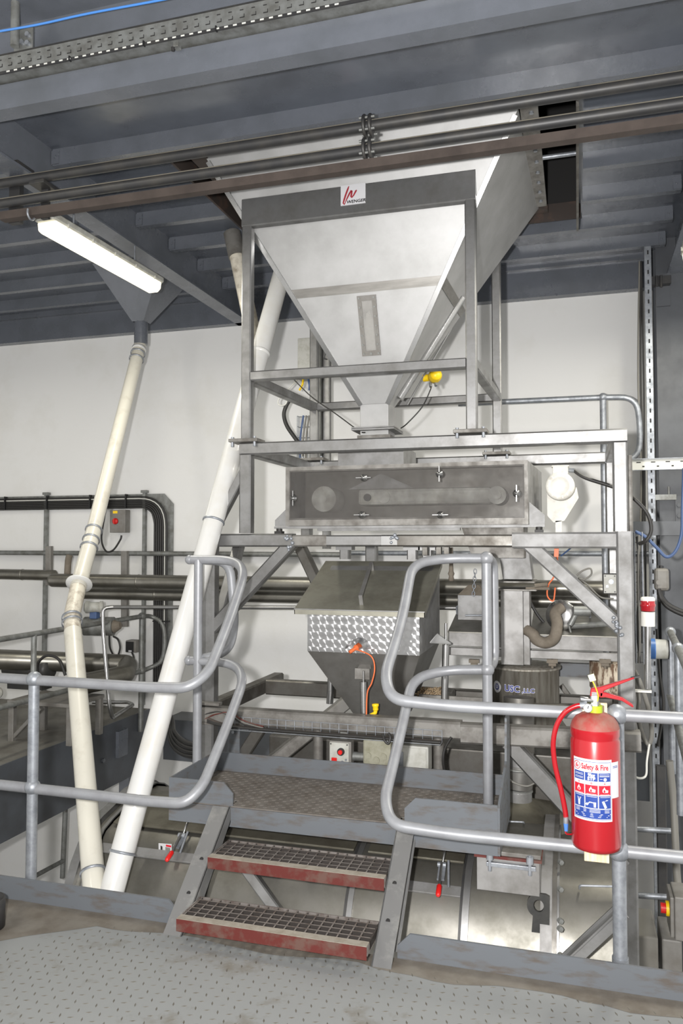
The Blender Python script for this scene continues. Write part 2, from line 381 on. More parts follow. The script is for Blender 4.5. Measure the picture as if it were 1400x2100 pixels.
for k in range(46):
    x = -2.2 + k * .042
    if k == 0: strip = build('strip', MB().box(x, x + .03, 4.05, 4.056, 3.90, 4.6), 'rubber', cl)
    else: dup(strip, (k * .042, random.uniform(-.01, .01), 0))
# steel column at the right, with base
cm = MB().box(.60, .92, 6.42, 6.436, -1.7, 3.98).box(.60, .92, 6.664, 6.68, -1.7, 3.98).box(.752, .768, 6.436, 6.664, -1.7, 3.98)
r = build('column', cm, 'column_paint'); tag(r, 'grey painted steel column at the right edge against the wall', 'column', kind='structure')
sp = MB().box(.71, .81, 6.405, 6.42, 1.72, 2.0)
o = build('splice_plate', sp, 'column_paint', r)
for zz in (1.77, 1.85, 1.93): build('bolt', MB().cyl((.735, 6.405, zz), (.735, 6.393, zz), .016, n=6), 'column_paint', r)
# haunch bracket under the right beam
build('haunch', MB().box(.60, .70, 6.40, 6.42, 3.45, 3.7), 'column_paint', r)

# ================================================================ OVERHEAD SERVICES
def pipe_run(name, y, z, r, mt, label, x0=-3.4, x1=1.6):
    t = thing(name, label, 'pipe', (x0, y, z - r))
    build('pipe_length', MB().cyl((x0, y, z), (x1, y, z), r, n=18), mt, t)
    # settled dust along the crown
    m = MB(); n = 6
    pts0 = [(x0, y + math.sin(a) * (r + .0006), z + math.cos(a) * (r + .0006)) for a in [math.radians(-62 + 100 * i / n) for i in range(n + 1)]]
    m.add(pts0 + [(x1, p[1], p[2]) for p in pts0], [(i, i + 1, n + 2 + i, n + 1 + i) for i in range(n)], True)
    o = build('dust_film', m, 'pipe_dust', t, fix=False); o['label'] = 'pale dust lying on the pipe'
    return t
pa = pipe_run('steel_pipe', 3.62, 3.655, .027, 'dark_pipe', 'upper of the two dark dusty pipes crossing in front of the hopper')
pb = pipe_run('steel_pipe', 3.62, 3.54, .027, 'dark_pipe', 'lower of the two dark dusty pipes crossing in front of the hopper')
for t, z in ((pa, 3.655), (pb, 3.54)):
    x = P(755, 260, 3.62).x
    for dx in (-.022, .008):
        f = build('flange', MB().lathe((x + dx, 3.62, z), (1, 0, 0), [(0, 0), (.052, 0), (.055, .004), (.055, .010), (.052, .014), (0, .014)], 24), 'dark_pipe', t)
    for a in range(4):
        th = math.radians(45 + 90 * a); yy, zz = 3.62 + .041 * math.cos(th), z + .041 * math.sin(th)
        build('bolt', MB().cyl((x - .038, yy, zz), (x + .038, yy, zz), .007, n=6), 'galv_dull', t)
t = thing('angle_rail', 'rust-brown steel angle below the two dark overhead pipes', 'rail', (-3.1, 3.6, 3.44))
build('angle_bar', MB().prism([(-3.06, 3.6, 3.44), (-3.06, 3.65, 3.44), (-3.06, 3.65, 3.446), (-3.06, 3.606, 3.446), (-3.06, 3.606, 3.485), (-3.06, 3.6, 3.485)], (4.7, 0, 0)), 'rust_angle', t)
for x in (-2.86,):
    build('hook', MB().tube(spline([(x, 3.66, 3.5), (x, 3.64, 3.44), (x, 3.61, 3.42), (x, 3.585, 3.44), (x, 3.585, 3.47)]), .006, 8), 'galv', t)
# hangers for the pipes at the left
for px, py, sz, lab in ((20, 345, .035, 'dark steel hanger post carrying the pipes at the far left'), (82, 382, .022, 'slim dark steel hanger beside the hook of the rust-brown angle')):
    p = P(px, py, 3.62); t = thing('pipe_hanger', lab, 'hanger', (p.x, 3.62, 3.42))
    build('hanger_post', MB().box(p.x - sz, p.x + sz, 3.66, 3.66 + sz, 3.44, p.z), 'dark_pipe', t)
    build('clamp_plate', MB().box(p.x - sz * 2, p.x + sz * 2.4, 3.58, 3.72, p.z, p.z + .02).box(p.x + sz, p.x + sz * 1.4, 3.6, 3.7, p.z + .02, p.z + .035), 'dark_pipe', t, .003)
# slotted cable tray along the top left
t = thing('cable_tray', 'perforated galvanised cable tray across the upper left corner', 'cable tray', (-1.5, 2.9, 3.75))
x0, x1, yt = -3.4, .6, 2.93
build('tray_side', MB().box(x0, x1, yt, yt + .002, 3.785, 3.868), 'galv_dull', t)
build('tray_base', MB().box(x0, x1, yt, yt + .1, 3.785, 3.787), 'galv_dull', t)
build('tray_lip', MB().box(x0, x1, yt - .006, yt, 3.864, 3.868).box(x0, x1, yt - .006, yt, 3.774, 3.787), 'dark_pipe', t)
sl = build('slot', MB().box(-2.56, -2.54, yt - .0025, yt - .0005, 3.81, 3.813).box(-2.542, -2.54, yt - .0025, yt - .0005, 3.81, 3.825).box(-2.56, -2.545, yt - .0025, yt - .0005, 3.842, 3.845), 'dark_gap', t)
for k in range(1, 40): dup(sl, (k * .052, 0, 0))
sw = build('lip_slot', MB().box(-2.46, -2.443, yt - .0075, yt - .006, 3.778, 3.784), 'cable_white', t)
for k in range(1, 40): dup(sw, (k * .04, 0, 0))
for x in (-2.13, -1.76, -1.42): build('cable_tie', MB().box(x, x + .006, yt - .012, yt + .004, 3.772, 3.792), 'black', t)
cable('power_cable', [P(500, 22, 2.96), P(540, 18, 2.955), P(590, 12, 2.95), P(640, 8, 2.95), P(760, -16, 2.95), P(900, -40, 2.95)], .007, 'cable_white', 'white cable lying in the perforated tray at the top')
cable('power_cable', [P(0, 64, 2.84), P(80, 50, 2.84), P(180, 28, 2.84), P(330, 0, 2.84), P(480, -30, 2.84)], .005, 'blue_hose', 'bright blue air line across the top left corner', 'hose')
tb = thing('tray_bracket', 'small grey bracket under the perforated tray at the top', 'bracket', P(360, 100, 2.97))
pb0 = P(363, 85, 2.97)
build('bracket_leg', MB().box(pb0.x - .012, pb0.x + .012, 2.955, 2.99, pb0.z - .03, pb0.z + .04), 'galv_dull', tb, .002)
build('bracket_bolt', MB().cyl((pb0.x - .014, 2.96, pb0.z - .03), (pb0.x - .014, 2.96, pb0.z - .045), .008, n=8), 'dark_pipe', tb)
# guard-rail foot in the top left corner
p = P(30, 95, 2.9); t = thing('guard_post', 'galvanised guard rail post foot bolted on in the top left corner', 'post', p)
build('post_tube', MB().cyl(p, p + V((0, 0, .8)), .019, n=16), 'galv_dull', t)
build('foot_plate', MB().box(p.x - .03, p.x + .07, 2.93, 2.94, p.z - .01, p.z + .1), 'galv_dull', t, .003)
for dx, dz in ((.02, .03), (.05, .06), (.05, .02)): build('bolt', MB().cyl((p.x + dx, 2.93, p.z + dz), (p.x + dx, 2.915, p.z + dz), .012, n=6), 'galv', t)

# ---- fluorescent lamps
def lamp(c0, c1, label, power):
    c0, c1 = V(c0), V(c1); t = thing('batten_lamp', label, 'lamp', (c0 + c1) / 2)
    d = (c1 - c0); L = d.length; d.normalize(); si = d.cross(V((0, 0, 1))).normalized()
    build('housing', MB().bar(c0 + V((0, 0, .035)), c1 + V((0, 0, .035)), .145, .045, (0, 0, 1), .2), 'pale_box', t)
    pr = [(-.066, .012), (.066, .012), (.06, -.035), (.035, -.058), (-.035, -.058), (-.06, -.035)]
    a, b = c0 + d * .015, c1 - d * .015
    build('diffuser', MB().prism([a + si * x + V((0, 0, z)) for x, z in pr], b - a), 'tube_light', t, .006)
    for u in (.1, .3, .5, .7, .9):
        for s in (-1, 1):
            q = c0 + d * L * u + si * s * .074 + V((0, 0, .015)); build('clip', MB().bar(q - V((0, 0, .012)), q + V((0, 0, .012)), .014, .006, d), 'pale_box', t)
    for u in (.22, .78):
        q = c0 + d * L * u + V((0, 0, .055)); build('hanger_rod', MB().cyl(q, V((q.x, q.y, 3.70)), .006, n=8).box(q.x - .02, q.x + .02, q.y - .015, q.y + .015, q.z, q.z + .012), 'galv', t)
    build('gland', MB().tube(spline([c0 + V((0, 0, .03)), c0 - d * .03 + V((0, 0, .03)), c0 - d * .035 + si * .04 + V((0, 0, .02)), c0 + si * .06 + V((0, 0, .02))]), .007, 8), 'pale_box', t)
    l = area('batten_light', (c0 + c1) / 2 - V((0, 0, .075)), .1, power, (1, .96, .84), (c0 + c1) / 2 - V((0, 0, 1)), L * .95)
    l.rotation_euler = (0, 0, math.atan2(d.y, d.x) - math.pi / 2)
    return t
lamp((-2.945, 3.84, 3.505), (-2.905, 5.02, 3.505), 'lit fluorescent batten lamp hanging under the deep grey beam', 28)
lamp((.685, 4.25, 3.50), (.72, 5.32, 3.44), 'lit fluorescent batten lamp just inside the right edge of the picture', 50)
lamp((-5.6, 4.3, 3.5), (-5.6, 5.5, 3.5), 'added unseen batten lamp over the side platform, brightening the wall from beyond the left edge', 8)  # added fixture out of view, put in to brighten the back wall
lamp((2.1, 4.6, 3.5), (2.1, 5.8, 3.5), 'added unseen batten lamp beyond the right edge, brightening the wall behind the column', 34)  # second added fixture out of view, lifting the right side of the wall

# ---- grey funnel spout on the left
cy0 = 5.92; cx = P(289, 700, cy0).x; zb_, zn_ = P(289, 706, cy0).z, P(289, 662, cy0).z
t = thing('funnel_spout', 'dark grey square funnel under the ceiling feeding the thin white pipe', 'funnel', (cx, cy0, zb_))
tp = [(cx - .30, cy0 - .28, DZ - .001), (cx + .36, cy0 - .28, DZ - .001), (cx + .36, cy0 + .28, DZ - .001), (cx - .30, cy0 + .28, DZ - .001)]
bt = [(cx - .055, cy0 - .055, zn_), (cx + .055, cy0 - .055, zn_), (cx + .055, cy0 + .055, zn_), (cx - .055, cy0 + .055, zn_)]
build('cone', MB().add(tp + bt, [(0, 1, 5, 4), (1, 2, 6, 5), (2, 3, 7, 6), (3, 0, 4, 7)]), 'beam_paint', t)
build('spout_tube', MB().cyl((cx, cy0, zb_), (cx, cy0, zn_ + .02), .058, n=20), 'beam_paint', t)
# ================================================================ HOPPER
t = thing('feed_hopper', 'large stainless pyramid hopper at the top centre with a narrow sight glass', 'hopper', (-1.2, 4.8, 2.2))
HT, HB = 3.93, 2.5
top = [V((-2.085, 4.165, HT)), V((-.27, 4.165, HT)), V((-.225, 5.47, HT)), V((-2.085, 5.47, HT))]
bot = [V((-1.28, 4.72, HB)), V((-1.11, 4.72, HB)), V((-1.11, 4.89, HB)), V((-1.28, 4.89, HB))]
for i, nm in enumerate(('front_panel', 'side_panel', 'back_panel', 'side_panel')):
    j = (i + 1) % 4
    build(nm, MB().sheet([bot[i], bot[j], top[j], top[i]], .004), 'hopper_steel', t)
def onfront(u, v, off=.0):   # u 0..1 left to right, v 0..1 bottom to top of the front panel
    a = bot[0].lerp(top[0], v); b = bot[1].lerp(top[1], v); n = (bot[1] - bot[0]).cross(top[0] - bot[0]).normalized()
    return a.lerp(b, u) + n * off
# folded edges up both sides of the front, and the welded seam
for u0, u1 in ((0, .0), (1, 1)):
    a, b = onfront(u0, 0, .004), onfront(u0, .98, .004)
    o = build('folded_edge', MB().bar(a, b, .03, .010, onfront(.5, .5, 1) - onfront(.5, .5, 0)), 'polished', t)
v0, v1 = .44, .475
build('seam_band', MB().sheet([onfront(.015, v0, .003), onfront(.985, v0, .003), onfront(.985, v1, .003), onfront(.015, v1, .003)], .003), 'seam_steel', t)
for i, j in ((1, 2), (2, 3), (3, 0)):
    a0, a1 = bot[i].lerp(top[i], v0), bot[j].lerp(top[j], v0); b0, b1 = bot[i].lerp(top[i], v1), bot[j].lerp(top[j], v1)
    n = (bot[j] - bot[i]).cross(top[i] - bot[i]).normalized() * .003
    build('seam_band', MB().sheet([a0 + n, a1 + n, b1 + n, b0 + n], .003), 'seam_steel', t)
# sight glass: pixel rectangle carried onto the front panel
def hitfront(px, py, off=0):
    n = (bot[1] - bot[0]).cross(top[0] - bot[0]).normalized(); d = _ray(px, py); c = V((0, 0, CZ))
    return c + d * ((bot[0] - c).dot(n) / d.dot(n)) + n * off
n_f = (bot[1] - bot[0]).cross(top[0] - bot[0]).normalized()
u_f = V((1, 0, 0)); w_f = n_f.cross(u_f).normalized()
if w_f.z < 0: w_f = -w_f
wc = hitfront(757, 668, 0)
def wq(x, z, off): return wc + u_f * x + w_f * z + n_f * off
hw, hh = .058, .178
sg = build('sight_glass', MB().prism([wq(-.034, -.15, .004), wq(.034, -.15, .004), wq(.034, .15, .004), wq(-.034, .15, .004)], n_f * .004), 'sight_glass', t)
build('sight_void', MB().prism([wq(-.034, -.15, .0004), wq(.034, -.15, .0004), wq(.034, .15, .0004), wq(-.034, .15, .0004)], n_f * .001), 'dark_pipe', sg)
build('meal_inside', MB().prism([wq(-.026, -.14, .0015), wq(.026, -.14, .0015), wq(.024, .02, .0015), wq(.010, .09, .0015), wq(-.012, .07, .0015), wq(-.026, .0, .0015)], n_f * .001), 'pale_box', sg)
fr = MB()
for x0, x1, z0, z1 in ((-hw, -.032, -hh, hh), (.032, hw, -hh, hh), (-.032, .032, -hh, -.147), (-.032, .032, .147, hh)):
    fr.prism([wq(x0, z0, .002), wq(x1, z0, .002), wq(x1, z1, .002), wq(x0, z1, .002)], n_f * .010)
build('sight_frame', fr, 'grey_box', t, .002)
for z in (-.164, -.11, -.055, .0, .055, .11, .164):
    for x in (-.045, .045): build('bolt', MB().cyl(wq(x, z, .012), wq(x, z, .018), .006, n=6), 'galv_dull', t)
for x in (0,): build('bolt', MB().cyl(wq(x, -.164, .012), wq(x, -.164, .018), .008, n=6), 'galv_dull', t)
# rounded stiffener lying on the right side panel
ns = (bot[2] - bot[1]).cross(top[1] - bot[1]).normalized()
def hitside(px, py, off=0):
    d = _ray(px, py); c = V((0, 0, CZ)); return c + d * ((bot[1] - c).dot(ns) / d.dot(ns)) + ns * off
build('stiffener_tube', MB().cyl(hitside(943, 608, .012), hitside(815, 815, .012), .028, n=16), 'polished', t)
build('stiffener_tube', MB().cyl(hitside(962, 610, .0), hitside(835, 830, .0), .006, n=8), 'steel', t)
# outlet spout with flanges, widening below
build('outlet', MB().box(-1.285, -1.105, 4.715, 4.895, 2.30, 2.505), 'hopper_steel', t, .003)
build('outlet_flange', MB().box(-1.33, -1.06, 4.67, 4.94, 2.338, 2.348).box(-1.33, -1.06, 4.67, 4.94, 2.350, 2.358), 'steel', t, .001)
build('outlet_skirt', MB().box(-1.40, -.99, 4.62, 5.0, 2.09, 2.225), 'steel', t, .002)
build('outlet_collar', MB().box(-1.30, -1.09, 4.70, 4.91, 2.22, 2.31), 'dusty_steel', t, .002)
# bolted top flange
tf = MB().box(-.225, -.165, 4.10, 5.50, HT - .012, HT + .02).box(-2.15, -2.085, 4.10, 5.50, HT - .012, HT + .02).box(-2.15, -.165, 5.47, 5.53, HT - .012, HT + .02)
tf2 = build('top_flange', MB().box(-.262, -.17, 4.10, 5.42, HT - .012, HT + .02), 'dusty_steel', t)
build('top_flange', MB().box(-2.17, -2.07, 4.10, 5.50, HT - .012, HT + .02).box(-2.17, -.165, 5.47, 5.53, HT - .012, HT + .02), 'dark_rust', t)
bo = build('bolt', MB().cyl((-.205, 4.2, HT - .012), (-.205, 4.2, HT - .022), .012, n=6), 'galv', t)
for k in range(1, 9): dup(bo, (0, k * .14, 0))
build('bin_wall', MB().box(-2.085, -2.075, 4.12, 5.47, HT, 4.6).box(-.255, -.245, 4.12, 5.47, HT, 4.6).box(-2.085, -.245, 5.46, 5.47, HT, 4.6), 'dark_rust', t)
# small fitting on the left edge
q = P(674, 727, 4.6); build('lifting_eye', MB().tube(spline([q, q + V((-.02, 0, .01)), q + V((-.03, 0, -.02)), q + V((-.01, 0, -.03))]), .005, 6), 'dark_pipe', t)
# ---- yellow level switch
q = hitside(872, 764, .06); t = thing('level_switch', 'bright yellow level switch on the side of the hopper', 'sensor', q)
build('switch_body', MB().lathe(q + V((0, .03, 0)), (.35, -1, .05), [(0, 0), (.034, 0), (.044, .01), (.044, .06), (.036, .075), (.036, .085), (0, .088)], 24), 'yellow', t)
build('mount_boss', MB().cyl(q + V((-.0, .02, 0)), q + V((-.07, .03, .0)), .024, n=16), 'yellow', t)
build('cable_gland', MB().cyl(q + V((-.02, 0, -.04)), q + V((-.015, -.01, -.07)), .010, n=10).cyl(q + V((.015, 0, -.04)), q + V((.02, -.01, -.065)), .010, n=10), 'galv', t)
cable('sensor_cable', [q + V((-.015, -.01, -.07)), P(882, 800, 4.75), P(865, 835, 4.75), P(835, 868, 4.75), P(822, 878, 4.8)], .004, 'cable', 'thin black cable dropping from the yellow level switch')
cable('sensor_cable', [P(602, 778, 5.25), P(640, 815, 5.2), P(690, 850, 5.0), P(735, 883, 4.75), P(748, 887, 4.7)], .004, 'cable', 'thin black cable running from the wall box to the hopper outlet')

# ================================================================ THREE TIERS OF STEEL FRAME
def frame(name, label, loc, parts):
    t = thing(name, label, 'frame', loc)
    for nm, p, q, wd, h, mt in parts: build(nm, MB().bar(p, q, wd, h), mt, t)
    return t
s = .06; S = 'steel_tube'
FL, FR, BL, BR, FY, BY = -1.855, -.538, -1.80, -.505, 4.28, 5.36
hf = frame('hopper_stand', 'upper square-tube steel stand holding the pyramid hopper', (-1.2, 4.8, 2.24), [
    ('post', (FL, FY, 2.25), (FL, FY, 3.515), s, s, S), ('post', (FR, FY, 2.25), (FR, FY, 3.525), s, s, S),
    ('post', (BL, BY, 2.25), (BL, BY, 3.6), s, s, S), ('post', (BR, BY, 2.25), (BR, BY, 3.6), s, s, S),
    ('rail', (FL + .03, FY, 2.622), (FR - .03, FY, 2.617), s, .056, S), ('rail', (BL + .03, BY, 2.62), (BR - .03, BY, 2.62), s, .056, S),
    ('rail', (FL, FY + .03, 2.62), (BL, BY - .03, 2.62), s, .056, S), ('rail', (FR, FY + .03, 2.62), (BR, BY - .03, 2.62), s, .056, S),
    ('header_beam', (-1.885, 4.275, 3.600), (-.508, 4.275, 3.592), .054, .168, 'steel_tube')])
for x, y in ((FL, FY), (FR, FY), (BL, BY), (BR, BY)):
    bp = build('base_plate', MB().box(x - .095, x + .085, y - .06, y + .07, 2.232, 2.252), 'dusty_steel', hf, .003)
    for dx in (-.075, .065):
        for dy in (-.045,): build('bolt', MB().cyl((x + dx, y + dy, 2.205), (x + dx, y + dy, 2.262), .009, n=6), 'galv', bp)
# maker's plate on the header beam
c = P(724, 399, 4.248); t = thing('maker_sign', 'small white sign with a red brush stroke emblem on the header beam', 'sign', c)
hw, hh = .073, .058
build('sign_plate', MB().box(c.x - hw, c.x + hw, 4.244, 4.249, c.z - hh, c.z + hh), 'white_label', t)
def stroke(pts, ws, mt, par, y=4.2435):
    m = MB(); L = []; R = []
    for i, (p, wv) in enumerate(zip(pts, ws)):
        a = V(pts[max(i - 1, 0)]); b = V(pts[min(i + 1, len(pts) - 1)]); d = (b - a).normalized(); n = V((-d.y, d.x))
        L.append(V(p) + n * wv); R.append(V(p) - n * wv)
    vs = [V((c.x + p.x, y, c.z + p.y)) for p in L + R]; k = len(pts)
    vs += [p + V((0, -.0006, 0)) for p in vs]
    m.add(vs, [(i, i + 1, k + i + 1, k + i) for i in range(k - 1)] + [(2 * k + i, 2 * k + i + 1, 3 * k + i + 1, 3 * k + i) for i in range(k - 1)])
    return build('emblem_stroke', m, mt, par, fix=False)
stroke([(-.024, .050), (-.030, .035), (-.042, .005), (-.052, -.025), (-.058, -.045), (-.052, -.052), (-.044, -.042)], [.002, .005, .005, .005, .004, .004, .002], 'sign_red', t)
stroke([(-.046, -.042), (-.034, -.018), (-.020, .008), (-.010, .022), (-.006, .020), (-.008, .006), (-.012, -.012), (-.008, -.018), (.004, -.006), (.018, .018), (.022, .022)], [.002, .004, .005, .005, .004, .005, .005, .004, .004, .005, .002], 'sign_red', t)
vs, fs = text_mesh('WENGER', .024, .0003, .0006, .15, 1.12)
build('lettering', MB().add([V((c.x + .018 + p.x, 4.2435, c.z - .042 + p.y)) for p in vs], fs), 'black', t, fix=False)

m7 = .072; MX0, MX1 = -1.858, .214
mf = frame('conveyor_stand', 'middle tier steel frame around the long conveyor box', (-.82, 4.8, 1.70), [
    ('rail', (MX0 - .036, FY + .005, 2.194), (MX1 + .036, FY + .005, 2.190), .07, m7, S), ('rail', (MX0 + .036, 5.365, 2.194), (MX1 - .036, 5.365, 2.194), .07, m7, S),
    ('rail', (MX0, FY + .04, 2.194), (MX0, 5.33, 2.194), m7, m7, S), ('rail', (MX1, FY + .04, 2.194), (MX1, 5.33, 2.194), m7, m7, S),
    ('post', (MX0, FY + .005, 1.70), (MX0, FY + .005, 2.158), m7, .07, S), ('post', (MX1, FY + .005, 1.70), (MX1, FY + .005, 2.154), m7, .07, S),
    ('post', (MX1 + .03, FY + .12, 1.70), (MX1 + .03, FY + .12, 2.10), m7, .06, 'dusty_steel'),
    ('post', (MX0, 5.365, 1.70), (MX0, 5.365, 2.158), m7, .07, S), ('post', (MX1, 5.365, 1.70), (MX1, 5.365, 2.158), m7, .07, S),
    ('brace', (MX0 - .01, FY + .01, 2.075), (MX0 - .215, FY + .01, 1.715), .06, .05, S)])

LX0, LX1 = -2.09, .23
lf = frame('machine_stand', 'lower heavy steel frame with knee braces standing on the floor below', (-.93, 4.8, -1.7), [
    ('post', (LX0, 4.29, .19), (LX0, 4.29, 1.697), .08, .08, S), ('post', (LX1, 4.29, -1.7), (LX1, 4.29, 1.70), .08, .08, 'steel'),
    ('post', (-1.40, 5.45, -1.7), (-1.40, 5.45, 1.62), .08, .08, S), ('post', (LX1, 5.45, -1.7), (LX1, 5.45, 1.697), .08, .08, S),
    ('beam', (LX0 + .04, 4.29, 1.658), (-1.565, 4.29, 1.658), .08, .076, S), ('beam', (-.33, 4.29, 1.655), (LX1 - .04, 4.29, 1.655), .08, .084, 'steel'),
    ('beam', (-1.565, 4.295, 1.655), (-1.36, 4.295, 1.655), .07, .066, 'dusty_steel'), ('beam', (-1.36, 4.295, 1.655), (-1.04, 4.295, 1.655), .07, .062, S),
    ('beam', (-1.04, 4.293, 1.655), (-.95, 4.293, 1.655), .072, .064, 'polished'), ('beam', (-.95, 4.295, 1.655), (-.33, 4.295, 1.653), .07, .066, 'steel_dark'),
    ('beam', (LX0, 4.33, 1.658), (LX0, 5.41, 1.658), .07, .076, S), ('beam', (LX1, 4.33, 1.658), (LX1, 5.41, 1.658), .07, .076, S), ('beam', (LX0 + .04, 5.45, 1.658), (LX1 - .04, 5.45, 1.658), .07, .076, S),
    ('knee_brace', (-1.575, 4.294, 1.645), (-2.085, 4.294, 1.125), .07, .072, S), ('knee_brace', (-.255, 4.294, 1.645), (.225, 4.294, 1.19), .07, .076, 'steel'),
    ('knee_brace', (LX0, 4.7, 1.63), (LX0, 4.33, 1.05), .06, .07, S),
    ('knee_brace', P(614, 1118, 5.0), P(668, 1232, 5.0), .08, .07, 'steel_dark'),
    ('base_beam', (LX0 - .06, 4.24, .645), (-.60, 4.24, .652), .09, .092, 'dusty_steel'), ('base_beam', (-.60, 4.24, .637), (LX1 + .06, 4.24, .655), .09, .10, 'dusty_steel'),
    ('base_beam', (LX0, 4.29, .66), (LX0, 5.41, .66), .08, .09, 'steel_dark'), ('base_beam', (LX1, 4.33, .65), (LX1, 5.41, .65), .08, .09, 'steel_dark'), ('base_beam', (LX0 + .04, 5.1, .66), (LX1 - .04, 5.1, .66), .07, .10, 'steel_dark'),
    ('base_brace', (-1.35, 4.62, .68), (-1.95, 4.30, .18), .07, .075, 'dusty_steel'), ('base_brace', (-1.75, 4.30, .60), (-1.95, 4.30, .30), .05, .07, 'steel_dark'),
    ('base_brace', (-.36, 4.27, .60), (.20, 4.27, .02), .07, .085, S), ('base_brace', (-.22, 5.3, .60), (.20, 4.9, .1), .06, .07, 'steel_dark'),])
for p in ((-1.575, 4.247, 1.62), (-1.585, 4.247, 1.66), (.185, 4.244, 1.24), (.20, 4.246, 1.20), (-.965, 4.256, 1.66)):
    m = MB(); p = V(p)
    for k in range(7):
        q = p + V((random.uniform(-.02, .02), 0, random.uniform(-.03, .03))); m.sphere(q, random.uniform(.007, .012), 8)
    build('weld_bead', m, 'galv', lf)
for zz in (.60, .71): build('clamp_plate', MB().box(LX0 - .06, LX0 + .10, 4.20, 4.25, zz - .008, zz + .008), 'dusty_steel', lf, .002)

# ================================================================ LONG CONVEYOR BOX
X0, X1, BFY, Z0, Z1 = -1.64, -.25, 4.35, 1.742, 2.088
t = thing('conveyor_box', 'long stainless conveyor box with a clouded clear front cover and wing nuts', 'machine', (-.95, 4.35, 1.70))
XR = -.205
build('box_shell', MB().add([(X0, BFY + .012, Z0), (X1, BFY + .012, Z0), (XR, 5.0, Z0), (X0, 5.0, Z0), (X0, BFY + .012, Z1), (X1, BFY + .012, Z1), (XR, 5.0, Z1 - .01), (X0, 5.0, Z1)],
                            [(0, 3, 2, 1), (4, 5, 6, 7), (1, 2, 6, 5), (3, 0, 4, 7), (2, 3, 7, 6)]), 'steel', t, .003, fix=False)
e = .055
m = MB().box(X0, X0 + .028, BFY, BFY + .012, Z0, Z1).box(X1 - .028, X1, BFY, BFY + .012, Z0, Z1).box(X0 + .028, X1 - .028, BFY, BFY + .012, Z1 - .03, Z1).box(X0 + .028, X1 - .028, BFY, BFY + .012, Z0, Z0 + .045)
build('front_rim', m, 'dusty_steel', t)
build('front_cover', MB().box(X0 + .025, X1 - .02, BFY - .006, BFY - .001, Z0 + .035, Z1 - .022), 'dusty_clear', t, .001)
build('inner_back', MB().box(X0 + .03, X1 - .03, 4.62, 4.63, Z0 + .02, Z1 - .01), 'steel_dark', t)
build('belt', MB().box(-1.22, -.45, 4.42, 4.55, 1.86, 1.955), 'pale_box', t, .02)
build('drive_pulley', MB().cyl((-1.42, 4.40, 1.90), (-1.42, 4.58, 1.90), .075, n=28).cyl((-1.42, 4.395, 1.90), (-1.42, 4.40, 1.90), .02, n=14), 'pale_box', t)
build('tail_pulley', MB().cyl((-.42, 4.40, 1.905), (-.42, 4.58, 1.905), .05, n=24).cyl((-.42, 4.38, 1.905), (-.42, 4.40, 1.905), .025, n=14), 'pale_box', t)
build('idler', MB().cyl((-1.16, 4.41, 1.905), (-1.16, 4.42, 1.905), .022, n=18), 'dark_pipe', t)
build('idler', MB().cyl((-1.06, 4.41, 1.905), (-1.06, 4.42, 1.905), .035, n=18), 'pale_box', t)
build('baffle', MB().prism([(-1.3, 4.5, 1.96), (-.9, 4.5, 1.96), (-1.1, 4.5, 2.05)], (0, .01, 0)), 'steel', t)
def wing(px, py, vert):
    q = P(px, py, BFY - .008); w = build('wing_nut', MB().lathe(q, (0, -1, 0), [(0, 0), (.021, 0), (.021, .005), (.011, .008), (.010, .020), (0, .022)], 14), 'polished', t)
    a = V((0, 0, .044)) if vert else V((.044, 0, 0)); mm = MB()
    mm.bar(q + V((0, -.012, 0)) - a, q + V((0, -.012, 0)) + a, .006, .012, (0, -1, 0)); build('wing', mm, 'polished', w)
for a in ((746, 980, 0), (901, 972, 1), (1059, 1012, 1), (903, 1056, 0), (742, 1056, 0), (602, 1022, 1)): wing(*a)
build('foot_bracket', MB().prism([(X0, BFY + .01, Z0), (X0, BFY + .01, Z0 + .10), (X0 - .07, BFY + .01, Z0 + .035), (X0 - .07, BFY + .01, Z0)], (0, .012, 0)), 'steel', t)
build('foot_bracket', MB().prism([(X1 + .005, BFY + .01, Z0 - .005), (X1 + .005, BFY + .01, Z0 + .12), (X1 + .085, BFY + .012, Z0 + .05), (X1 + .085, BFY + .01, Z0 - .005)], (0, .012, 0)), 'steel', t)
build('sill', MB().box(X0 - .07, X1 + .085, BFY - .002, BFY + .03, Z0 - .016, Z0 - .002).box(-1.45, -.62, BFY + .02, BFY + .05, Z0 - .030, Z0 - .016), 'steel', t)
build('discharge_chute', MB().add([(-.62, 4.4, Z0), (-.28, 4.4, Z0), (-.28, 4.8, Z0), (-.62, 4.8, Z0), (-.56, 4.42, 1.56), (-.28, 4.42, 1.56), (-.28, 4.75, 1.56), (-.56, 4.75, 1.56)], [(0, 1, 5, 4), (1, 2, 6, 5), (2, 3, 7, 6), (3, 0, 4, 7)]), 'dusty_steel', t)
for x in (X0 - .04, X1 + .055):
    build('rubber_foot', MB().box(x - .022, x + .022, 4.33, 4.38, 1.697, 1.712).cyl((x, 4.355, 1.712), (x, 4.355, 1.728), .018, n=14), 'rubber', t)
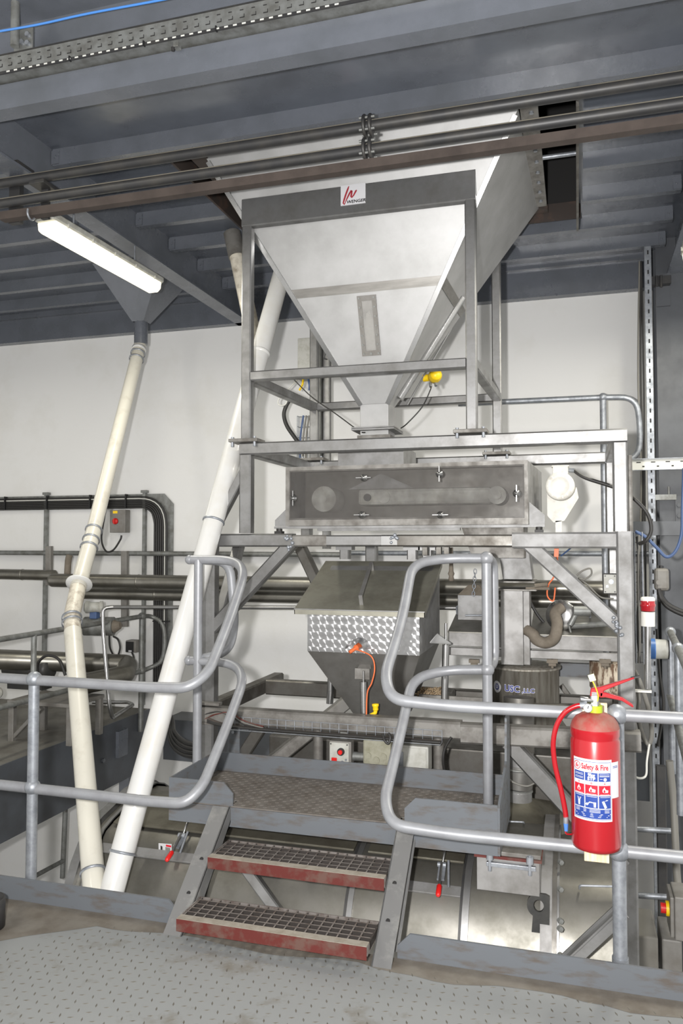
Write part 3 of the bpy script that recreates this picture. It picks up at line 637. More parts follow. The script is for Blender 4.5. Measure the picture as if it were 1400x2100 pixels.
# ---- motor on its end
q = P(1148, 998, 4.62); t = thing('gear_motor', 'dusty cream round electric motor at the end of the conveyor box', 'motor', q)
build('fan_cover', MB().lathe(q, (0, -1, 0), [(0, -.02), (.078, -.02), (.08, .0), (.08, .04), (.074, .052), (.05, .058), (.048, .055), (.02, .055), (0, .055)], 30), 'motor_cream', t)
for k in range(14):
    a = math.radians(k * 360 / 14); d = V((math.cos(a), 0, math.sin(a)))
    build('vent_rib', MB().bar(q + d * .052 + V((0, -.056, 0)), q + d * .07 + V((0, -.054, 0)), .006, .004, (0, -1, 0)), 'motor_cream', t)
build('motor_body', MB().cyl(q + V((0, .02, 0)), q + V((0, .2, 0)), .076, n=28), 'motor_cream', t)
build('mount_plate', MB().prism([q + V(p) for p in ((-.075, .1, .03), (-.075, .1, -.16), (-.04, .1, -.20), (.02, .1, -.19), (.1, .1, -.06), (.09, .1, .0))], (0, .012, 0)).prism([q + V(p) for p in ((-.03, .1, -.19), (.005, .1, -.19), (.005, .1, -.27), (-.03, .1, -.27))], (0, .012, 0)), 'motor_cream', t)
build('terminal_box', MB().box(q.x - .04, q.x + .045, q.y - .01, q.y + .08, q.z + .07, q.z + .115), 'motor_cream', t, .004)
build('terminal_lid', MB().box(q.x - .045, q.x + .05, q.y - .015, q.y + .085, q.z + .112, q.z + .12), 'motor_cream', t, .003)
build('cable_gland', MB().cyl(q + V((.045, .03, .095)), q + V((.08, .02, .09)), .014, n=12), 'galv', t)
cable('motor_cable', [q + V((.075, .02, .092)), P(1200, 980, 4.62), P(1255, 998, 4.62), P(1290, 1015, 4.62), P(1325, 1050, 4.62), P(1335, 1085, 4.62), P(1325, 1108, 4.62), P(1310, 1115, 4.65)], .0105, 'cable', 'brown-black motor cable looping past the right frame post')

# ================================================================ SMALL FEEDER HOPPER
t = thing('feeder_hopper', 'small stainless feeder hopper with sloping lid and swirl polished front', 'hopper', (-1.17, 4.55, .62))
a0, a1, fy, by = -1.492, -.84, 4.32, 5.0
build('swirl_band', MB().box(a0, a1, fy, fy + .006, 1.022, 1.235), 'swirl_steel', t)
build('hopper_body', MB().prism([(a0 + .001, fy + .006, 1.02), (a0 + .001, by, 1.02), (a0 + .001, by, 1.50), (a0 + .001, 4.78, 1.50), (a0 + .001, fy + .006, 1.232)], (a1 - a0 - .002, 0, 0)), 'steel', t, .002)
cb = [(-1.26, 4.52, .62), (-1.0, 4.52, .62), (-.98, 4.78, .62), (-1.26, 4.78, .62)]; ct = [(a0, fy + .004, 1.022), (a1, fy + .004, 1.022), (a1, by, 1.022), (a0, by, 1.022)]
build('hopper_cone', MB().add(cb + ct, [(0, 1, 5, 4), (1, 2, 6, 5), (2, 3, 7, 6), (3, 0, 4, 7)]), 'cone_steel', t)
L0, L1 = -1.555, -.80
d = V((0, 4.86 - 4.27, 1.525 - 1.262)); nn = d.cross(V((1, 0, 0))).normalized()
if nn.z < 0: nn = -nn
A, B = V((L0, 4.27, 1.262)), V((L1, 4.27, 1.262))
lid = build('lid', MB().prism([A, B, B + d, A + d], nn * .004).prism([A, B, B + V((0, .0, -.026)), A + V((0, 0, -.026))], (0, .004, 0)), 'lid_steel', t)
build('lid_lip', MB().bar(A + nn * .004, B + nn * .004, .006, .006), 'polished', lid)
build('lid_side', MB().prism([B, B + d, B + d + V((0, 0, -.03)), B + V((0, 0, -.026))], (-.004, 0, 0)).prism([A, A + d, A + d + V((0, 0, -.03)), A + V((0, 0, -.026))], (.004, 0, 0)), 'lid_steel', lid)
def onlid(px, py, off):
    dd = _ray(px, py); c = V((0, 0, CZ)); return c + dd * ((A + nn * .004 - c).dot(nn) / dd.dot(nn)) + nn * off
h0, h1 = onlid(741, 1240, .0), onlid(763, 1170, .0)
build('lid_handle', MB().bar(h0, h0 + nn * .055, .022, .006, h1 - h0).bar(h0 + nn * .055, h1 + nn * .055, .022, .008, nn).bar(h1 + nn * .055, h1, .022, .006, h1 - h0), 'sheet_bright', lid)
# half-round guard with probe
q = P(738, 1322, fy - .002); arc = [(math.cos(math.radians(a)) * .055, math.sin(math.radians(a)) * .045) for a in range(0, 181, 15)]
g = MB(); vs = [V((q.x + x, fy, q.z - .005 + z)) for x, z in arc] + [V((q.x + x * .95 - .015, fy - .07, q.z - .02 + z)) for x, z in arc]; nA = len(arc)
g.add(vs, [(i, i + 1, nA + i + 1, nA + i) for i in range(nA - 1)], True); build('probe_guard', g, 'polished', t, fix=False)
build('probe', MB().cyl(q + V((0, .0, 0)), q + V((-.01, -.05, -.012)), .016, n=14), 'orange', t)
build('probe_plug', MB().cyl(q + V((-.008, -.045, -.01)), q + V((-.04, -.075, -.035)), .010, n=12), 'orange', t)
cable('sensor_cable', [q + V((-.01, -.05, -.02)), P(760, 1345, 4.24), P(768, 1370, 4.24), P(762, 1400, 4.24), P(753, 1420, 4.24), P(751, 1465, 4.24)], .004, 'orange', 'orange cable hanging from the probe on the swirl polished hopper')
# leg bracket and adjuster leg in front
q = P(746, 1375, 4.36); build('leg_bracket', MB().box(q.x - .045, q.x + .04, q.y - .03, q.y + .05, q.z - .045, q.z + .015).prism([q + V((-.03, -.032, .015)), q + V((.05, -.032, .015)), q + V((.03, 0.02, .05)), q + V((-.02, 0.02, .05))], (0, .01, 0)), 'dusty_steel', t)
q0, q1 = P(745, 1398, 4.30), P(746, 1470, 4.30)
build('jack_leg', MB().cyl(q1, q0, .020, n=16).cyl(q0, q0 + V((0, 0, .06)), .006, n=8), 'polished', t)
build('jack_foot', MB().box(q1.x - .06, q1.x + .06, q1.y - .03, q1.y + .03, q1.z - .008, q1.z), 'dusty_steel', t)
q0, q1 = P(680, 1385, 4.7), P(676, 1436, 4.7)
build('jack_leg', MB().cyl(q1 - V((0, 0, .02)), q0 + V((0, 0, .06)), .022, n=14), 'polished', t)
q0, q1 = P(914, 1322, 4.45), P(911, 1440, 4.45)
build('jack_leg', MB().cyl(q1, q0, .020, n=16).cyl(q0, q0 + V((0, 0, .12)), .008, n=8), 'polished', t)
build('side_ear', MB().prism([q0 + V((-.09, .0, .005)), q0 + V((.03, -.02, .005)), q0 + V((.03, -.02, .012)), q0 + V((-.05, 0, .06)), q0 + V((-.09, 0, .012))], (0, .02, 0)), 'polished', t)
# yellow plug near the outlet
q = P(770, 1455, 4.3); t = thing('vibration_sensor', 'yellow sensor plug low on the front of the small feeder hopper', 'sensor', q)
build('plug_head', MB().lathe(q + V((0, 0, -.005)), (-.05, 0, 1), [(0, 0), (.014, 0), (.016, .005), (.015, .02), (.019, .024), (.019, .036), (0, .038)], 16), 'yellow', t)
build('plug_tail', MB().tube(spline([q, q + V((-.005, 0, -.02)), q + V((-.03, 0, -.035))]), .011, 10), 'yellow', t)

# ================================================================ SCREENING MACHINE BEHIND (right)
t = thing('drum_machine', 'stainless machine with square chute and blue-lettered round drum at the right', 'machine', (-.2, 4.9, .6))
def frust(mb, b, tpp): return mb.add(list(b) + list(tpp), [(0, 1, 5, 4), (1, 2, 6, 5), (2, 3, 7, 6), (3, 0, 4, 7), (3, 2, 1, 0), (4, 5, 6, 7)])
def rect(x0, x1, y0, y1, z): return [V((x0, y0, z)), V((x1, y0, z)), V((x1, y1, z)), V((x0, y1, z))]
yC = 4.62
a, b = P(1018, 1125, yC), P(1073, 1125, yC); c_, d_ = P(1031, 1188, yC), P(1073, 1188, yC)
build('chute_hood', frust(MB(), rect(c_.x, d_.x + .05, yC, yC + .22, c_.z), rect(a.x, b.x + .02, yC, yC + .22, a.z + .06)), 'steel', t, .002)
f0, f1 = P(1022, 1190, yC), P(1078, 1208, yC)
build('chute_flange', MB().box(f0.x, f1.x + .05, yC - .03, yC + .27, f1.z + .035, f1.z + .045).box(f0.x, f1.x + .06, yC - .035, yC + .28, f1.z - .01, f1.z), 'dusty_steel', t, .002)
build('slide_gate', MB().box(f1.x, f1.x + .13, yC - .02, yC + .02, f1.z - .002, f1.z + .012).cyl((f1.x + .05, yC - .02, f1.z + .02), (f1.x + .12, yC - .02, f1.z + .03), .012, n=8), 'hose_dust', t)
g0, g1 = P(1026, 1212, yC), P(1073, 1365, yC)
build('chute', MB().box(g0.x, g1.x, yC + .005, yC + .22, g1.z, g0.z + .01).box(g1.x, g1.x + .035, yC + .03, yC + .2, g1.z, g0.z), 'sheet_bright', t, .002)
h0, h1 = P(918, 1290, 4.68), P(1268, 1345, 4.68)
# covered trough left and right of the chute
for x0, x1 in ((h0.x, g0.x), (g1.x + .035, h1.x + .05)):
    build('trough', MB().box(x0, x1, 4.69, 5.15, h1.z + .02, h0.z - .02).box(x0, x1, 4.66, 4.69, h1.z - .03, h1.z + .015), 'sheet_bright', t, .003)
    zt = h0.z - .02
    lidm = MB().prism([(x0, 4.68, zt), (x0, 5.15, zt + .11), (x0, 5.15, zt + .116), (x0, 4.68, zt + .006)], (x1 - x0, 0, 0))
    tl = build('trough_lid', lidm, 'drum_steel', t)
    xc = x0 + (x1 - x0) * (.25 if x0 < -.5 else .5)
    build('lid_handle', MB().tube(fillet([(xc - .07, 5.0, zt + .08), (xc - .07, 4.98, zt + .135), (xc + .07, 4.98, zt + .135), (xc + .07, 5.0, zt + .08)], .015, 3), .006, 8), 'galv', tl)
for px in (972, 1132, 1240):
    q = P(px, 1352, 4.65); m = MB().cyl(q, q + V((0, 0, -.05)), .008, n=8).box(q.x - .03, q.x + .03, q.y - .015, q.y + .015, q.z - .02, q.z + .0).cyl(q + V((-.02, 0, -.03)), q + V((.02, 0, -.03)), .012, n=8)
    build('swing_bolt', m, 'hose_dust', t)
u0, u1, u2 = P(1001, 1370, 4.75), P(1146, 1370, 4.75), P(1146, 1462, 4.75)
ux, ur = (u0.x + u1.x) / 2, (u1.x - u0.x) / 2 * .99; uy = 4.75 + ur * .5
build('drum', MB().lathe((ux, uy, u2.z - .12), (0, 0, 1), [(0, 0), (ur, 0), (ur, u0.z - u2.z + .12), (ur + .012, u0.z - u2.z + .122), (ur + .012, u0.z - u2.z + .135), (0, u0.z - u2.z + .14)], 40), 'streak_steel', t)
# lettering wrapped on the drum
def wrap(vs, cx, cy, r, ang0, z0):
    out = []
    for p in vs:
        a = ang0 + p.x / r; out.append(V((cx + math.sin(a) * (r + .0012 + p.z), cy - math.cos(a) * (r + .0012 + p.z), z0 + p.y)))
    return out
def angat(px, py, cx, cy, r):
    d = _ray(px, py); c = V((0, 0, CZ)); A_ = d.x ** 2 + d.y ** 2; B_ = 2 * ((c.x - cx) * d.x + (c.y - cy) * d.y); C_ = (c.x - cx) ** 2 + (c.y - cy) ** 2 - r * r
    tt = (-B_ - math.sqrt(max(B_ * B_ - 4 * A_ * C_, 0))) / (2 * A_); p = c + d * tt; return math.atan2(p.x - cx, -(p.y - cy)), p.z
ag, zz = angat(1049, 1413, ux, uy, ur)
vs, fs = text_mesh('USC', .050, .0, .0034, 0, 1.0); build('lettering_edge', MB().add(wrap([p - V((0, 0, .0006)) for p in vs], ux, uy, ur, ag, zz), fs), 'white_label', t, fix=False)
vs, fs = text_mesh('USC', .050, .0004, .0010, 0, 1.0); build('lettering', MB().add(wrap(vs, ux, uy, ur, ag, zz), fs), 'usc_blue', t, fix=False)
ag, zz2 = angat(1083, 1416, ux, uy, ur)
vs, fs = text_mesh(',LLC', .034, .0, .0026, 0, 1.1); build('lettering_edge', MB().add(wrap([p - V((0, 0, .0006)) for p in vs], ux, uy, ur, ag, zz - .006), fs), 'white_label', t, fix=False)
vs, fs = text_mesh(',LLC', .034, .0004, .0006, 0, 1.1); build('lettering', MB().add(wrap(vs, ux, uy, ur, ag, zz - .006), fs), 'usc_blue', t, fix=False)
ag, zz2 = angat(1019, 1412, ux, uy, ur)
ring = [V((math.cos(a) * r_, math.sin(a) * r_, 0)) for r_ in (.034, .019) for a in [2 * math.pi * k / 24 for k in range(24)]]
build('emblem_ring', MB().add(wrap(ring, ux, uy, ur, ag, zz), [(k, (k + 1) % 24, 24 + (k + 1) % 24, 24 + k) for k in range(24)]), 'white_label', t, fix=False)
ring2 = [V((p.x * .56, p.y * .56, 0)) for p in ring[:24]]
build('emblem_disc', MB().add(wrap(ring2, ux, uy, ur, ag, zz), [tuple(range(24))]), 'usc_blue', t, fix=False)
vs, fs = text_mesh('U', .03, .0006, .0015); build('lettering', MB().add(wrap([p + V((0, 0, .0005)) for p in vs], ux, uy, ur, ag, zz), fs), 'white_label', t, fix=False)
# spouted pot at the right with stains, blue-grey arm behind
q = P(1238, 1395, 4.9); build('stained_pot', MB().lathe((q.x + .04, 4.98, q.z - .1), (0, 0, 1), [(0, 0), (.10, .01), (.12, .05), (.12, .2), (0, .2)], 24), 'stained_pot', t)
q = P(1180, 1376, 4.95); build('side_arm', MB().box(q.x - .13, q.x + .15, 5.0, 5.06, q.z - .045, q.z + .035), 'toe_paint', t)
# small square weigh box with chain left of the post
t2 = thing('catch_box', 'small square steel box with a chain behind the right handrail post', 'box', P(965, 1280, 4.9))
p0, p1 = P(938, 1220, 4.9), P(990, 1278, 4.9)
build('box_body', MB().box(p0.x, p1.x + .02, 4.9, 5.06, p1.z, p0.z), 'steel', t2, .003)
build('box_roof', frust(MB(), rect(p0.x, p1.x + .02, 4.9, 5.06, p0.z), rect(p0.x + .06, p1.x - .03, 4.95, 5.0, p0.z + .06)), 'hose_dust', t2)
build('box_rim', MB().cyl(P(954, 1262, 4.89), P(990, 1262, 4.89), .006, n=8), 'galv', t2)
for k in range(7):
    a = P(974 - k * .6, 1172 + k * 7.6, 4.88); ph = k % 2
    build('chain_link', MB().tube([a + V((math.cos(x) * .009 * (1 - ph) , math.cos(x) * .009 * ph, math.sin(x) * .016)) for x in [2 * math.pi * i / 10 for i in range(11)]], .0028, 6, False), 'galv', t2)
# spring and latch rods under the frame beam
t2 = thing('spring_latch', 'coil spring and rod hung under the front frame beam above the handrail loop', 'spring', P(900, 1140, 4.40))
p0, p1 = P(886, 1141, 4.40), P(935, 1141, 4.40); n_ = 14 * 10
build('coil', MB().tube([p0.lerp(p1, i / n_) + V((0, math.cos(i / 10 * 2 * math.pi) * .012, math.sin(i / 10 * 2 * math.pi) * .012)) for i in range(n_ + 1)], .0035, 6), 'galv_dull', t2)
build('rod', MB().cyl(p1, P(985, 1142, 4.40), .007, n=8).cyl(P(960, 1136, 4.41), P(1000, 1146, 4.41), .006, n=8), 'galv_dull', t2)
for px in (872, 900, 916):
    q = P(px, 1128, 4.42); build('hanger_lug', MB().box(q.x - .015, q.x + .015, q.y - .02, q.y + .02, q.z - .03, 1.62), 'steel_dark', t2, .002)
for px, lab in ((708, 'stub post under the frame beam left of the sloping lid handle'), (846, 'stub post under the frame beam above the sloping lid'), (877, 'second stub post under the frame beam above the sloping lid')):
    q = P(px, 1150, 4.62); r = build('stub_post', MB().bar((q.x, 4.62, 1.545), (q.x, 4.62, 1.63), .06, .06).box(q.x - .05, q.x + .05, 4.58, 4.66, 1.60, 1.63), 'steel_tube'); tag(r, lab, 'post')
# dusty hose and round valve
cable('dusty_hose', [P(1080, 1292, 4.66), P(1092, 1300, 4.63), P(1100, 1312, 4.62), P(1118, 1318, 4.62), P(1136, 1308, 4.62), P(1142, 1280, 4.64), P(1138, 1258, 4.68), P(1150, 1246, 4.72)], .032, 'hose_dust', 'thick dust-coated bent hose in front of the round valve', 'hose', n=14)
q = P(1150, 1262, 4.78); t2 = thing('round_valve', 'round shiny valve body with dusty fittings behind the right knee brace', 'valve', q)
build('valve_disc', MB().lathe(q, (-.25, -1, .1), [(0, -.02), (.085, -.02), (.09, .0), (.085, .012), (.03, .02), (0, .02)], 28), 'polished', t2)
build('valve_stem', MB().cyl(q + V((.05, -.03, -.05)), q + V((.1, -.03, .05)), .016, n=12).cyl(q + V((.07, -.03, .03)), q + V((.16, -.02, .03)), .03, n=14), 'galv_dull', t2)
build('valve_arm', MB().cyl(q + V((.05, 0, -.06)), q + V((.3, .1, -.05)), .018, n=12).cyl(q + V((.04, -.03, -.04)), q + V((.06, -.06, -.12)), .006, n=8), 'galv_dull', t2)
cable('signal_cable', [P(1139, 1122, 4.7), P(1143, 1160, 4.7), P(1134, 1185, 4.7), P(1124, 1200, 4.7), P(1122, 1222, 4.7), P(1134, 1232, 4.7), P(1138, 1205, 4.7)], .0045, 'orange', 'orange cable loop hanging left of the right knee brace')
cable('signal_cable', [P(1150, 1140, 4.6), P(1165, 1128, 4.55), P(1180, 1115, 4.5)], .0045, 'cable_blue', 'short blue cable under the right end of the front frame beam')
r = build('orange_tab', MB().bar(P(1140, 1142, 4.4), P(1141, 1120, 4.4), .024, .006), 'orange'); tag(r, 'orange plastic tab under the right end of the front frame beam', 'tag')
cable('signal_cable', [P(1182, 1180, 4.6), P(1195, 1170, 4.6), P(1210, 1166, 4.6), P(1212, 1178, 4.6), P(1198, 1188, 4.6), P(1186, 1186, 4.6), P(1205, 1200, 4.6), P(1230, 1224, 4.6), P(1258, 1228, 4.6)], .005, 'cable_grey', 'grey cable coiled at the upper edge of the right knee brace')
cable('signal_cable', [P(1085, 1232, 4.9), P(1105, 1265, 4.9), P(1125, 1283, 4.9), P(1150, 1278, 4.9)], .009, 'cable', 'black cable curving behind the square chute')
# junction box by right post
q = P(1250, 1197, 4.5); t2 = thing('junction_box', 'small clear-lidded junction box behind the right frame post', 'electrical box', q)
build('box_base', MB().box(q.x - .036, q.x + .036, 4.48, 4.53, q.z - .055, q.z + .055), 'dark_pipe', t2, .004)
build('box_lid', MB().box(q.x - .032, q.x + .032, 4.472, 4.48, q.z - .05, q.z + .05), 'pale_box', t2, .002)
for dx in (-.024, .024):
    for dz in (-.042, .042): build('screw', MB().cyl((q.x + dx, 4.472, q.z + dz), (q.x + dx, 4.469, q.z + dz), .004, n=8), 'dark_pipe', t2)
build('relay', MB().cyl((q.x + .006, 4.472, q.z + .012), (q.x + .006, 4.468, q.z + .012), .013, n=14).box(q.x - .02, q.x - .008, 4.469, 4.472, q.z - .02, q.z - .006), 'galv', t2)

# small fittings
q = P(925, 1150, 4.7); r = build('brass_fitting', MB().lathe(P(925, 1192, 4.7), (0, 0, 1), [(0, 0), (.012, 0), (.018, .01), (.014, .03), (.02, .045), (.014, .06), (.012, .1), (.012, .2)], 14), 'hose_dust'); tag(r, 'brown hose fitting hanging above the small catch box', 'fitting')
q = P(1016, 1456, 4.2); r = thing('cover_plate', 'blue-grey bolted plate under the left end of the base beam', 'plate', P(484, 1560, 4.27))
a, b = P(470, 1482, 4.27), P(492, 1572, 4.27)
build('plate_body', MB().box(a.x, b.x, 4.262, 4.27, b.z, a.z), 'toe_paint', r); build('bolt', MB().cyl((a.x + .03, 4.262, a.z - .05), (a.x + .03, 4.254, a.z - .05), .010, n=6), 'galv', r)
for k, (mt, lab) in enumerate((('red_nosing', 'dull red wire drooping into the left end of the wire basket'), ('cable_grey', 'grey wire drooping into the left end of the wire basket'), ('cable', 'black wire drooping into the left end of the wire basket'))):
    cable('signal_cable', [P(416, 1476 - k * 5, 4.2), P(445, 1464 - k * 2, 4.19), P(472, 1462 + k * 3, 4.18), P(500, 1478 + k * 4, 4.17), P(540, 1490 + k * 3, 4.165)], .004, mt, lab)
# ================================================================ BIG BARREL BELOW THE PLATFORM
t = thing('conditioner_barrel', 'large horizontal stainless barrel with hinged covers under the stair platform', 'machine', (-1.2, 4.1, -1.0))
BYc, BZc, BRr = 4.12, -.36, .58
def prof(r=0.0, a0=-40, a1=200, n=26):
    """barrel outline in Y,Z: round front, flat sloping top"""
    out = []
    for i in range(n + 1):
        a = math.radians(a0 + (a1 - a0) * i / n); y, z = BYc - (BRr + r) * math.cos(a), BZc + (BRr + r) * math.sin(a)
        out.append((y, min(z, .185 + r - max(0, (BYc - y)) * .22)))
    return out
def barrel(x0, x1, r, mt, nm):
    pf = prof(r); m = MB(); n = len(pf)
    m.add([(x0, y, z) for y, z in pf] + [(x1, y, z) for y, z in pf], [(i, i + 1, n + i + 1, n + i) for i in range(n - 1)], True)
    m.add([(x0, y, z) for y, z in pf] + [(x1, y, z) for y, z in pf], [tuple(range(n)), tuple(range(2 * n - 1, n - 1, -1))])
    return build(nm, m, mt, t, fix=False)
secs = [(-2.52, -1.80, 0), (-1.80, -1.04, 0), (-1.04, -.50, .004), (-.50, -.16, .02), (-.12, .17, -.01)]
for x0, x1, r in secs: barrel(x0, x1, r, 'drum_steel', 'barrel_shell')
for x0, x1 in ((-2.46, -2.44), (-1.83, -1.81), (-1.785, -1.77), (-1.065, -1.05), (-.53, -.515), (-.19, -.175)):
    barrel(x0, x1, .012, 'dark_pipe', 'band_gap')
for x, wv, r in ((-2.55, .05, .03), (-2.46, .02, .02), (-1.81, .03, .018), (-1.05, .025, .016), (-.515, .03, .035), (-.175, .05, .045), (-.125, .03, .03)):
    barrel(x, x + wv, r, 'steel_tube' if r < .04 else 'sheet_bright', 'barrel_band')
barrel(-.125, -.105, .05, 'steel_dark', 'barrel_band')
# hinged cover strip: a fold line where the sloping top meets the doors
for x0, x1 in ((-2.42, -1.83), (-1.76, -1.07), (-1.0, -.53)):
    pf = prof(.006); k = max(range(len(pf)), key=lambda i: -abs(pf[i][0] - 3.72)); y, z = pf[k]
    build('cover_hinge', MB().bar((x0, y, z), (x1, y, z), .05, .012, (0, -.6, .8)), 'steel', t)
    cv = MB().prism([(x0, 3.80, .125), (x1, 3.80, .125), (x1, 4.10, .19), (x0, 4.10, .19)], (0, 0, .012)); build('top_cover', cv, 'drum_top', t, .004)
def onbarrel(px, py, r):
    d = _ray(px, py); c = V((0, 0, CZ)); R_ = BRr + r; A_ = d.y ** 2 + d.z ** 2; B_ = 2 * ((c.y - BYc) * d.y + (c.z - BZc) * d.z); C_ = (c.y - BYc) ** 2 + (c.z - BZc) ** 2 - R_ * R_
    return c + d * ((-B_ - math.sqrt(max(0, B_ * B_ - 4 * A_ * C_))) / (2 * A_))
# red-handled toggle clamps
def toggle(px0, py0, px1, py1, label):
    a, b = onbarrel(px0, py0, .02), onbarrel(px1, py1, .055); k = thing('toggle_clamp', label, 'clamp', b); d = (b - a)
    build('clamp_base', MB().bar(a - V((0, .0, .0)), a + d * .5, .035, .012, (0, -1, .4)), 'galv', k)
    build('clamp_lever', MB().bar(a + V((0, -.02, .02)), a + d * .62 + V((0, -.02, 0)), .012, .012), 'polished', k)
    build('clamp_link', MB().cyl(a + V((-.02, -.015, .01)), a + V((.02, -.015, .01)), .012, n=10).cyl(a + V((.03, -.01, .03)), a + d * .7 + V((.04, 0, 0)), .006, n=8), 'galv', k)
    build('clamp_hook', MB().tube(spline([a + V((0, -.01, .0)), a + V((.005, .02, .05)), a + V((.0, .05, .06))]), .006, 8), 'polished', k)
    build('red_grip', MB().lathe(a + d * .6 + V((0, -.02, 0)), d, [(.007, 0), (.012, .008), (.012, .05), (.008, .06), (0, .062)], 14), 'red_plastic', k)
toggle(376, 1715, 345, 1762, 'red-handled toggle clamp on the barrel left of the stairs')
toggle(907, 1775, 899, 1835, 'red-handled toggle clamp on the barrel right of the stairs')
# warning sticker
q = onbarrel(339, 1738, .006); k = thing('warning_sticker', 'small white and red warning sticker beside the left red-handled clamp', 'sticker', q)
def patch(px0, py0, px1, py1, r, mt, nm, par):
    qs = [onbarrel(px0, py0, r), onbarrel(px1, py0 + 2, r), onbarrel(px1, py1 + 2, r), onbarrel(px0, py1, r)]
    return build(nm, MB().add(qs, [(0, 1, 2, 3)]), mt, par, fix=False)
patch(325, 1729, 352, 1746, .004, 'white_label', 'sticker_face', k); patch(340, 1732, 351, 1736, .005, 'label_red', 'sticker_bar', k); patch(339, 1737, 349, 1745, .005, 'grey_box', 'sticker_picture', k); patch(329, 1734, 333, 1742, .005, 'black', 'sticker_symbol', k)
# lifting lug: flat plate with a real hole
q = onbarrel(1104, 1858, .09); ho = []; ou = []
for i in range(24):
    a = 2 * math.pi * i / 24; dx, dz = math.cos(a), math.sin(a); ho.append((dx * .022, dz * .026))
    if dx > .2 or (dx > -.75 and dz < -.3 and dx > -.4): 
        rr = min(.045 / dx if dx > 0 else 9, .052 / dz if dz > 0 else .115 / max(-dz, .01)); ou.append((dx * rr, dz * rr))
    else: ou.append((dx * .05, dz * .052))
k = MB(); nn_ = 24
def w3(p, o): return V((q.x + p[0], q.y + o, q.z + p[1]))
k.add([w3(p, 0) for p in ho] + [w3(p, 0) for p in ou] + [w3(p, .014) for p in ho] + [w3(p, .014) for p in ou],
      [f for i in range(nn_) for f in ((i, (i + 1) % nn_, nn_ + (i + 1) % nn_, nn_ + i), (2 * nn_ + i, 3 * nn_ + i, 3 * nn_ + (i + 1) % nn_, 2 * nn_ + (i + 1) % nn_), (i, 2 * nn_ + i, 2 * nn_ + (i + 1) % nn_, (i + 1) % nn_), (nn_ + i, nn_ + (i + 1) % nn_, 3 * nn_ + (i + 1) % nn_, 3 * nn_ + i))])
build('lifting_lug', k, 'lug_black', t)
bo = build('bolt', MB().cyl((-.095, 3.56, .0), (-.085, 3.545, .0), .012, n=6), 'galv_dull', t)
for i in range(6):
    a = math.radians(0 + i * 12); dup(bo, (0, BYc - (BRr + .05) * math.cos(a) - 3.56, BZc + (BRr + .05) * math.sin(a)))
build('cover_grip', MB().tube(fillet([onbarrel(1188, 1822, .0), onbarrel(1188, 1816, .03), onbarrel(1262, 1818, .03), onbarrel(1262, 1824, .0)], .01, 3), .005, 8), 'galv', t)
# inlet neck with red gasket and clamp bar
p0, p1 = P(978, 1745, 3.66), P(1110, 1800, 3.66)
build('inlet_neck', MB().box(p0.x + .005, p1.x - .005, 3.60, 3.76, p1.z - .06, p0.z), 'sheet_bright', t, .003)
build('red_gasket', MB().box(p0.x - .005, p1.x + .005, 3.59, 3.77, p0.z, p0.z + .012), 'red_nosing', t)
build('neck_top', MB().box(p0.x + .0, p1.x, 3.60, 3.78, p0.z + .012, p0.z + .03), 'dusty_steel', t, .002)
build('clamp_bar', MB().box(p0.x + .05, p1.x - .02, 3.575, 3.595, p0.z - .03, p0.z - .012), 'galv', t, .002)
for x in (p0.x + .065, p1.x - .045): build('stud', MB().cyl((x, 3.58, p0.z - .05), (x, 3.58, p0.z + .035), .008, n=8).cyl((x, 3.58, p0.z + .0), (x, 3.58, p0.z + .03), .016, n=8), 'galv', t)
# hood, neck and sleeve feeding it
t = thing('feed_hood', 'dull steel transition hood with round neck feeding the barrel at the right', 'hood', (-.28, 3.85, p0.z))
hz, hx0, hx1 = P(1005, 1722, 4.1).z - .04, P(1003, 1722, 4.12).x, P(1148, 1722, 4.12).x
NY = 4.40; z1 = P(1063, 1640, NY).z; ncx = P(1064, 1640, NY).x; nr = .068; nring = 24
tr = [V((ncx + nr * math.cos(2 * math.pi * (i + .5) / nring - math.pi * .75), NY + nr * math.sin(2 * math.pi * (i + .5) / nring - math.pi * .75), z1)) for i in range(nring)]
sq = []
for i in range(nring):
    u = i / nring * 4; s_ = int(u); f = u - s_; cs = [V((hx0, 4.12, 0)), V((hx1, 4.12, 0)), V((hx1, 4.75, 0)), V((hx0, 4.75, 0))]
    p = cs[s_].lerp(cs[(s_ + 1) % 4], f); sq.append(V((p.x, p.y, hz + .055)))
build('hood_skin', MB().add(sq + tr, [(i, (i + 1) % nring, nring + (i + 1) % nring, nring + i) for i in range(nring)], True), 'drum_top', t)
build('hood_flange', MB().box(hx0 - .01, hx1 + .02, 4.10, 4.77, hz - .1, hz + .055), 'dusty_steel', t, .003)
build('hood_flange', MB().prism([(hx1 - .01, 4.12, hz + .0), (hx1 + .05, 4.2, hz + .0), (hx1 + .06, 4.3, hz + .16), (hx1 - .0, 4.25, hz + .17)], (.012, .012, 0)), 'drum_top', t)
build('neck', MB().cyl((ncx, NY, z1 - .01), (ncx, NY, z1 + .055), nr, n=26), 'steel', t)
build('sleeve', MB().cyl((ncx, NY, z1 + .055), (ncx + .005, NY + .02, z1 + .17), nr * 1.02, nr * 1.18, n=26), 'cone_steel', t)
build('neck', MB().cyl((ncx + .005, NY + .02, z1 + .17), (ncx + .005, NY + .03, z1 + .25), nr * 1.05, n=26), 'steel', t)
build('down_pipe', MB().cyl((ncx, NY + .03, z1 + .25), (ncx, NY + .05, .8), nr * 1.2, n=26), 'steel_dark', t)  # upper pipe in darker steel: the shade behind the brace put into its colour
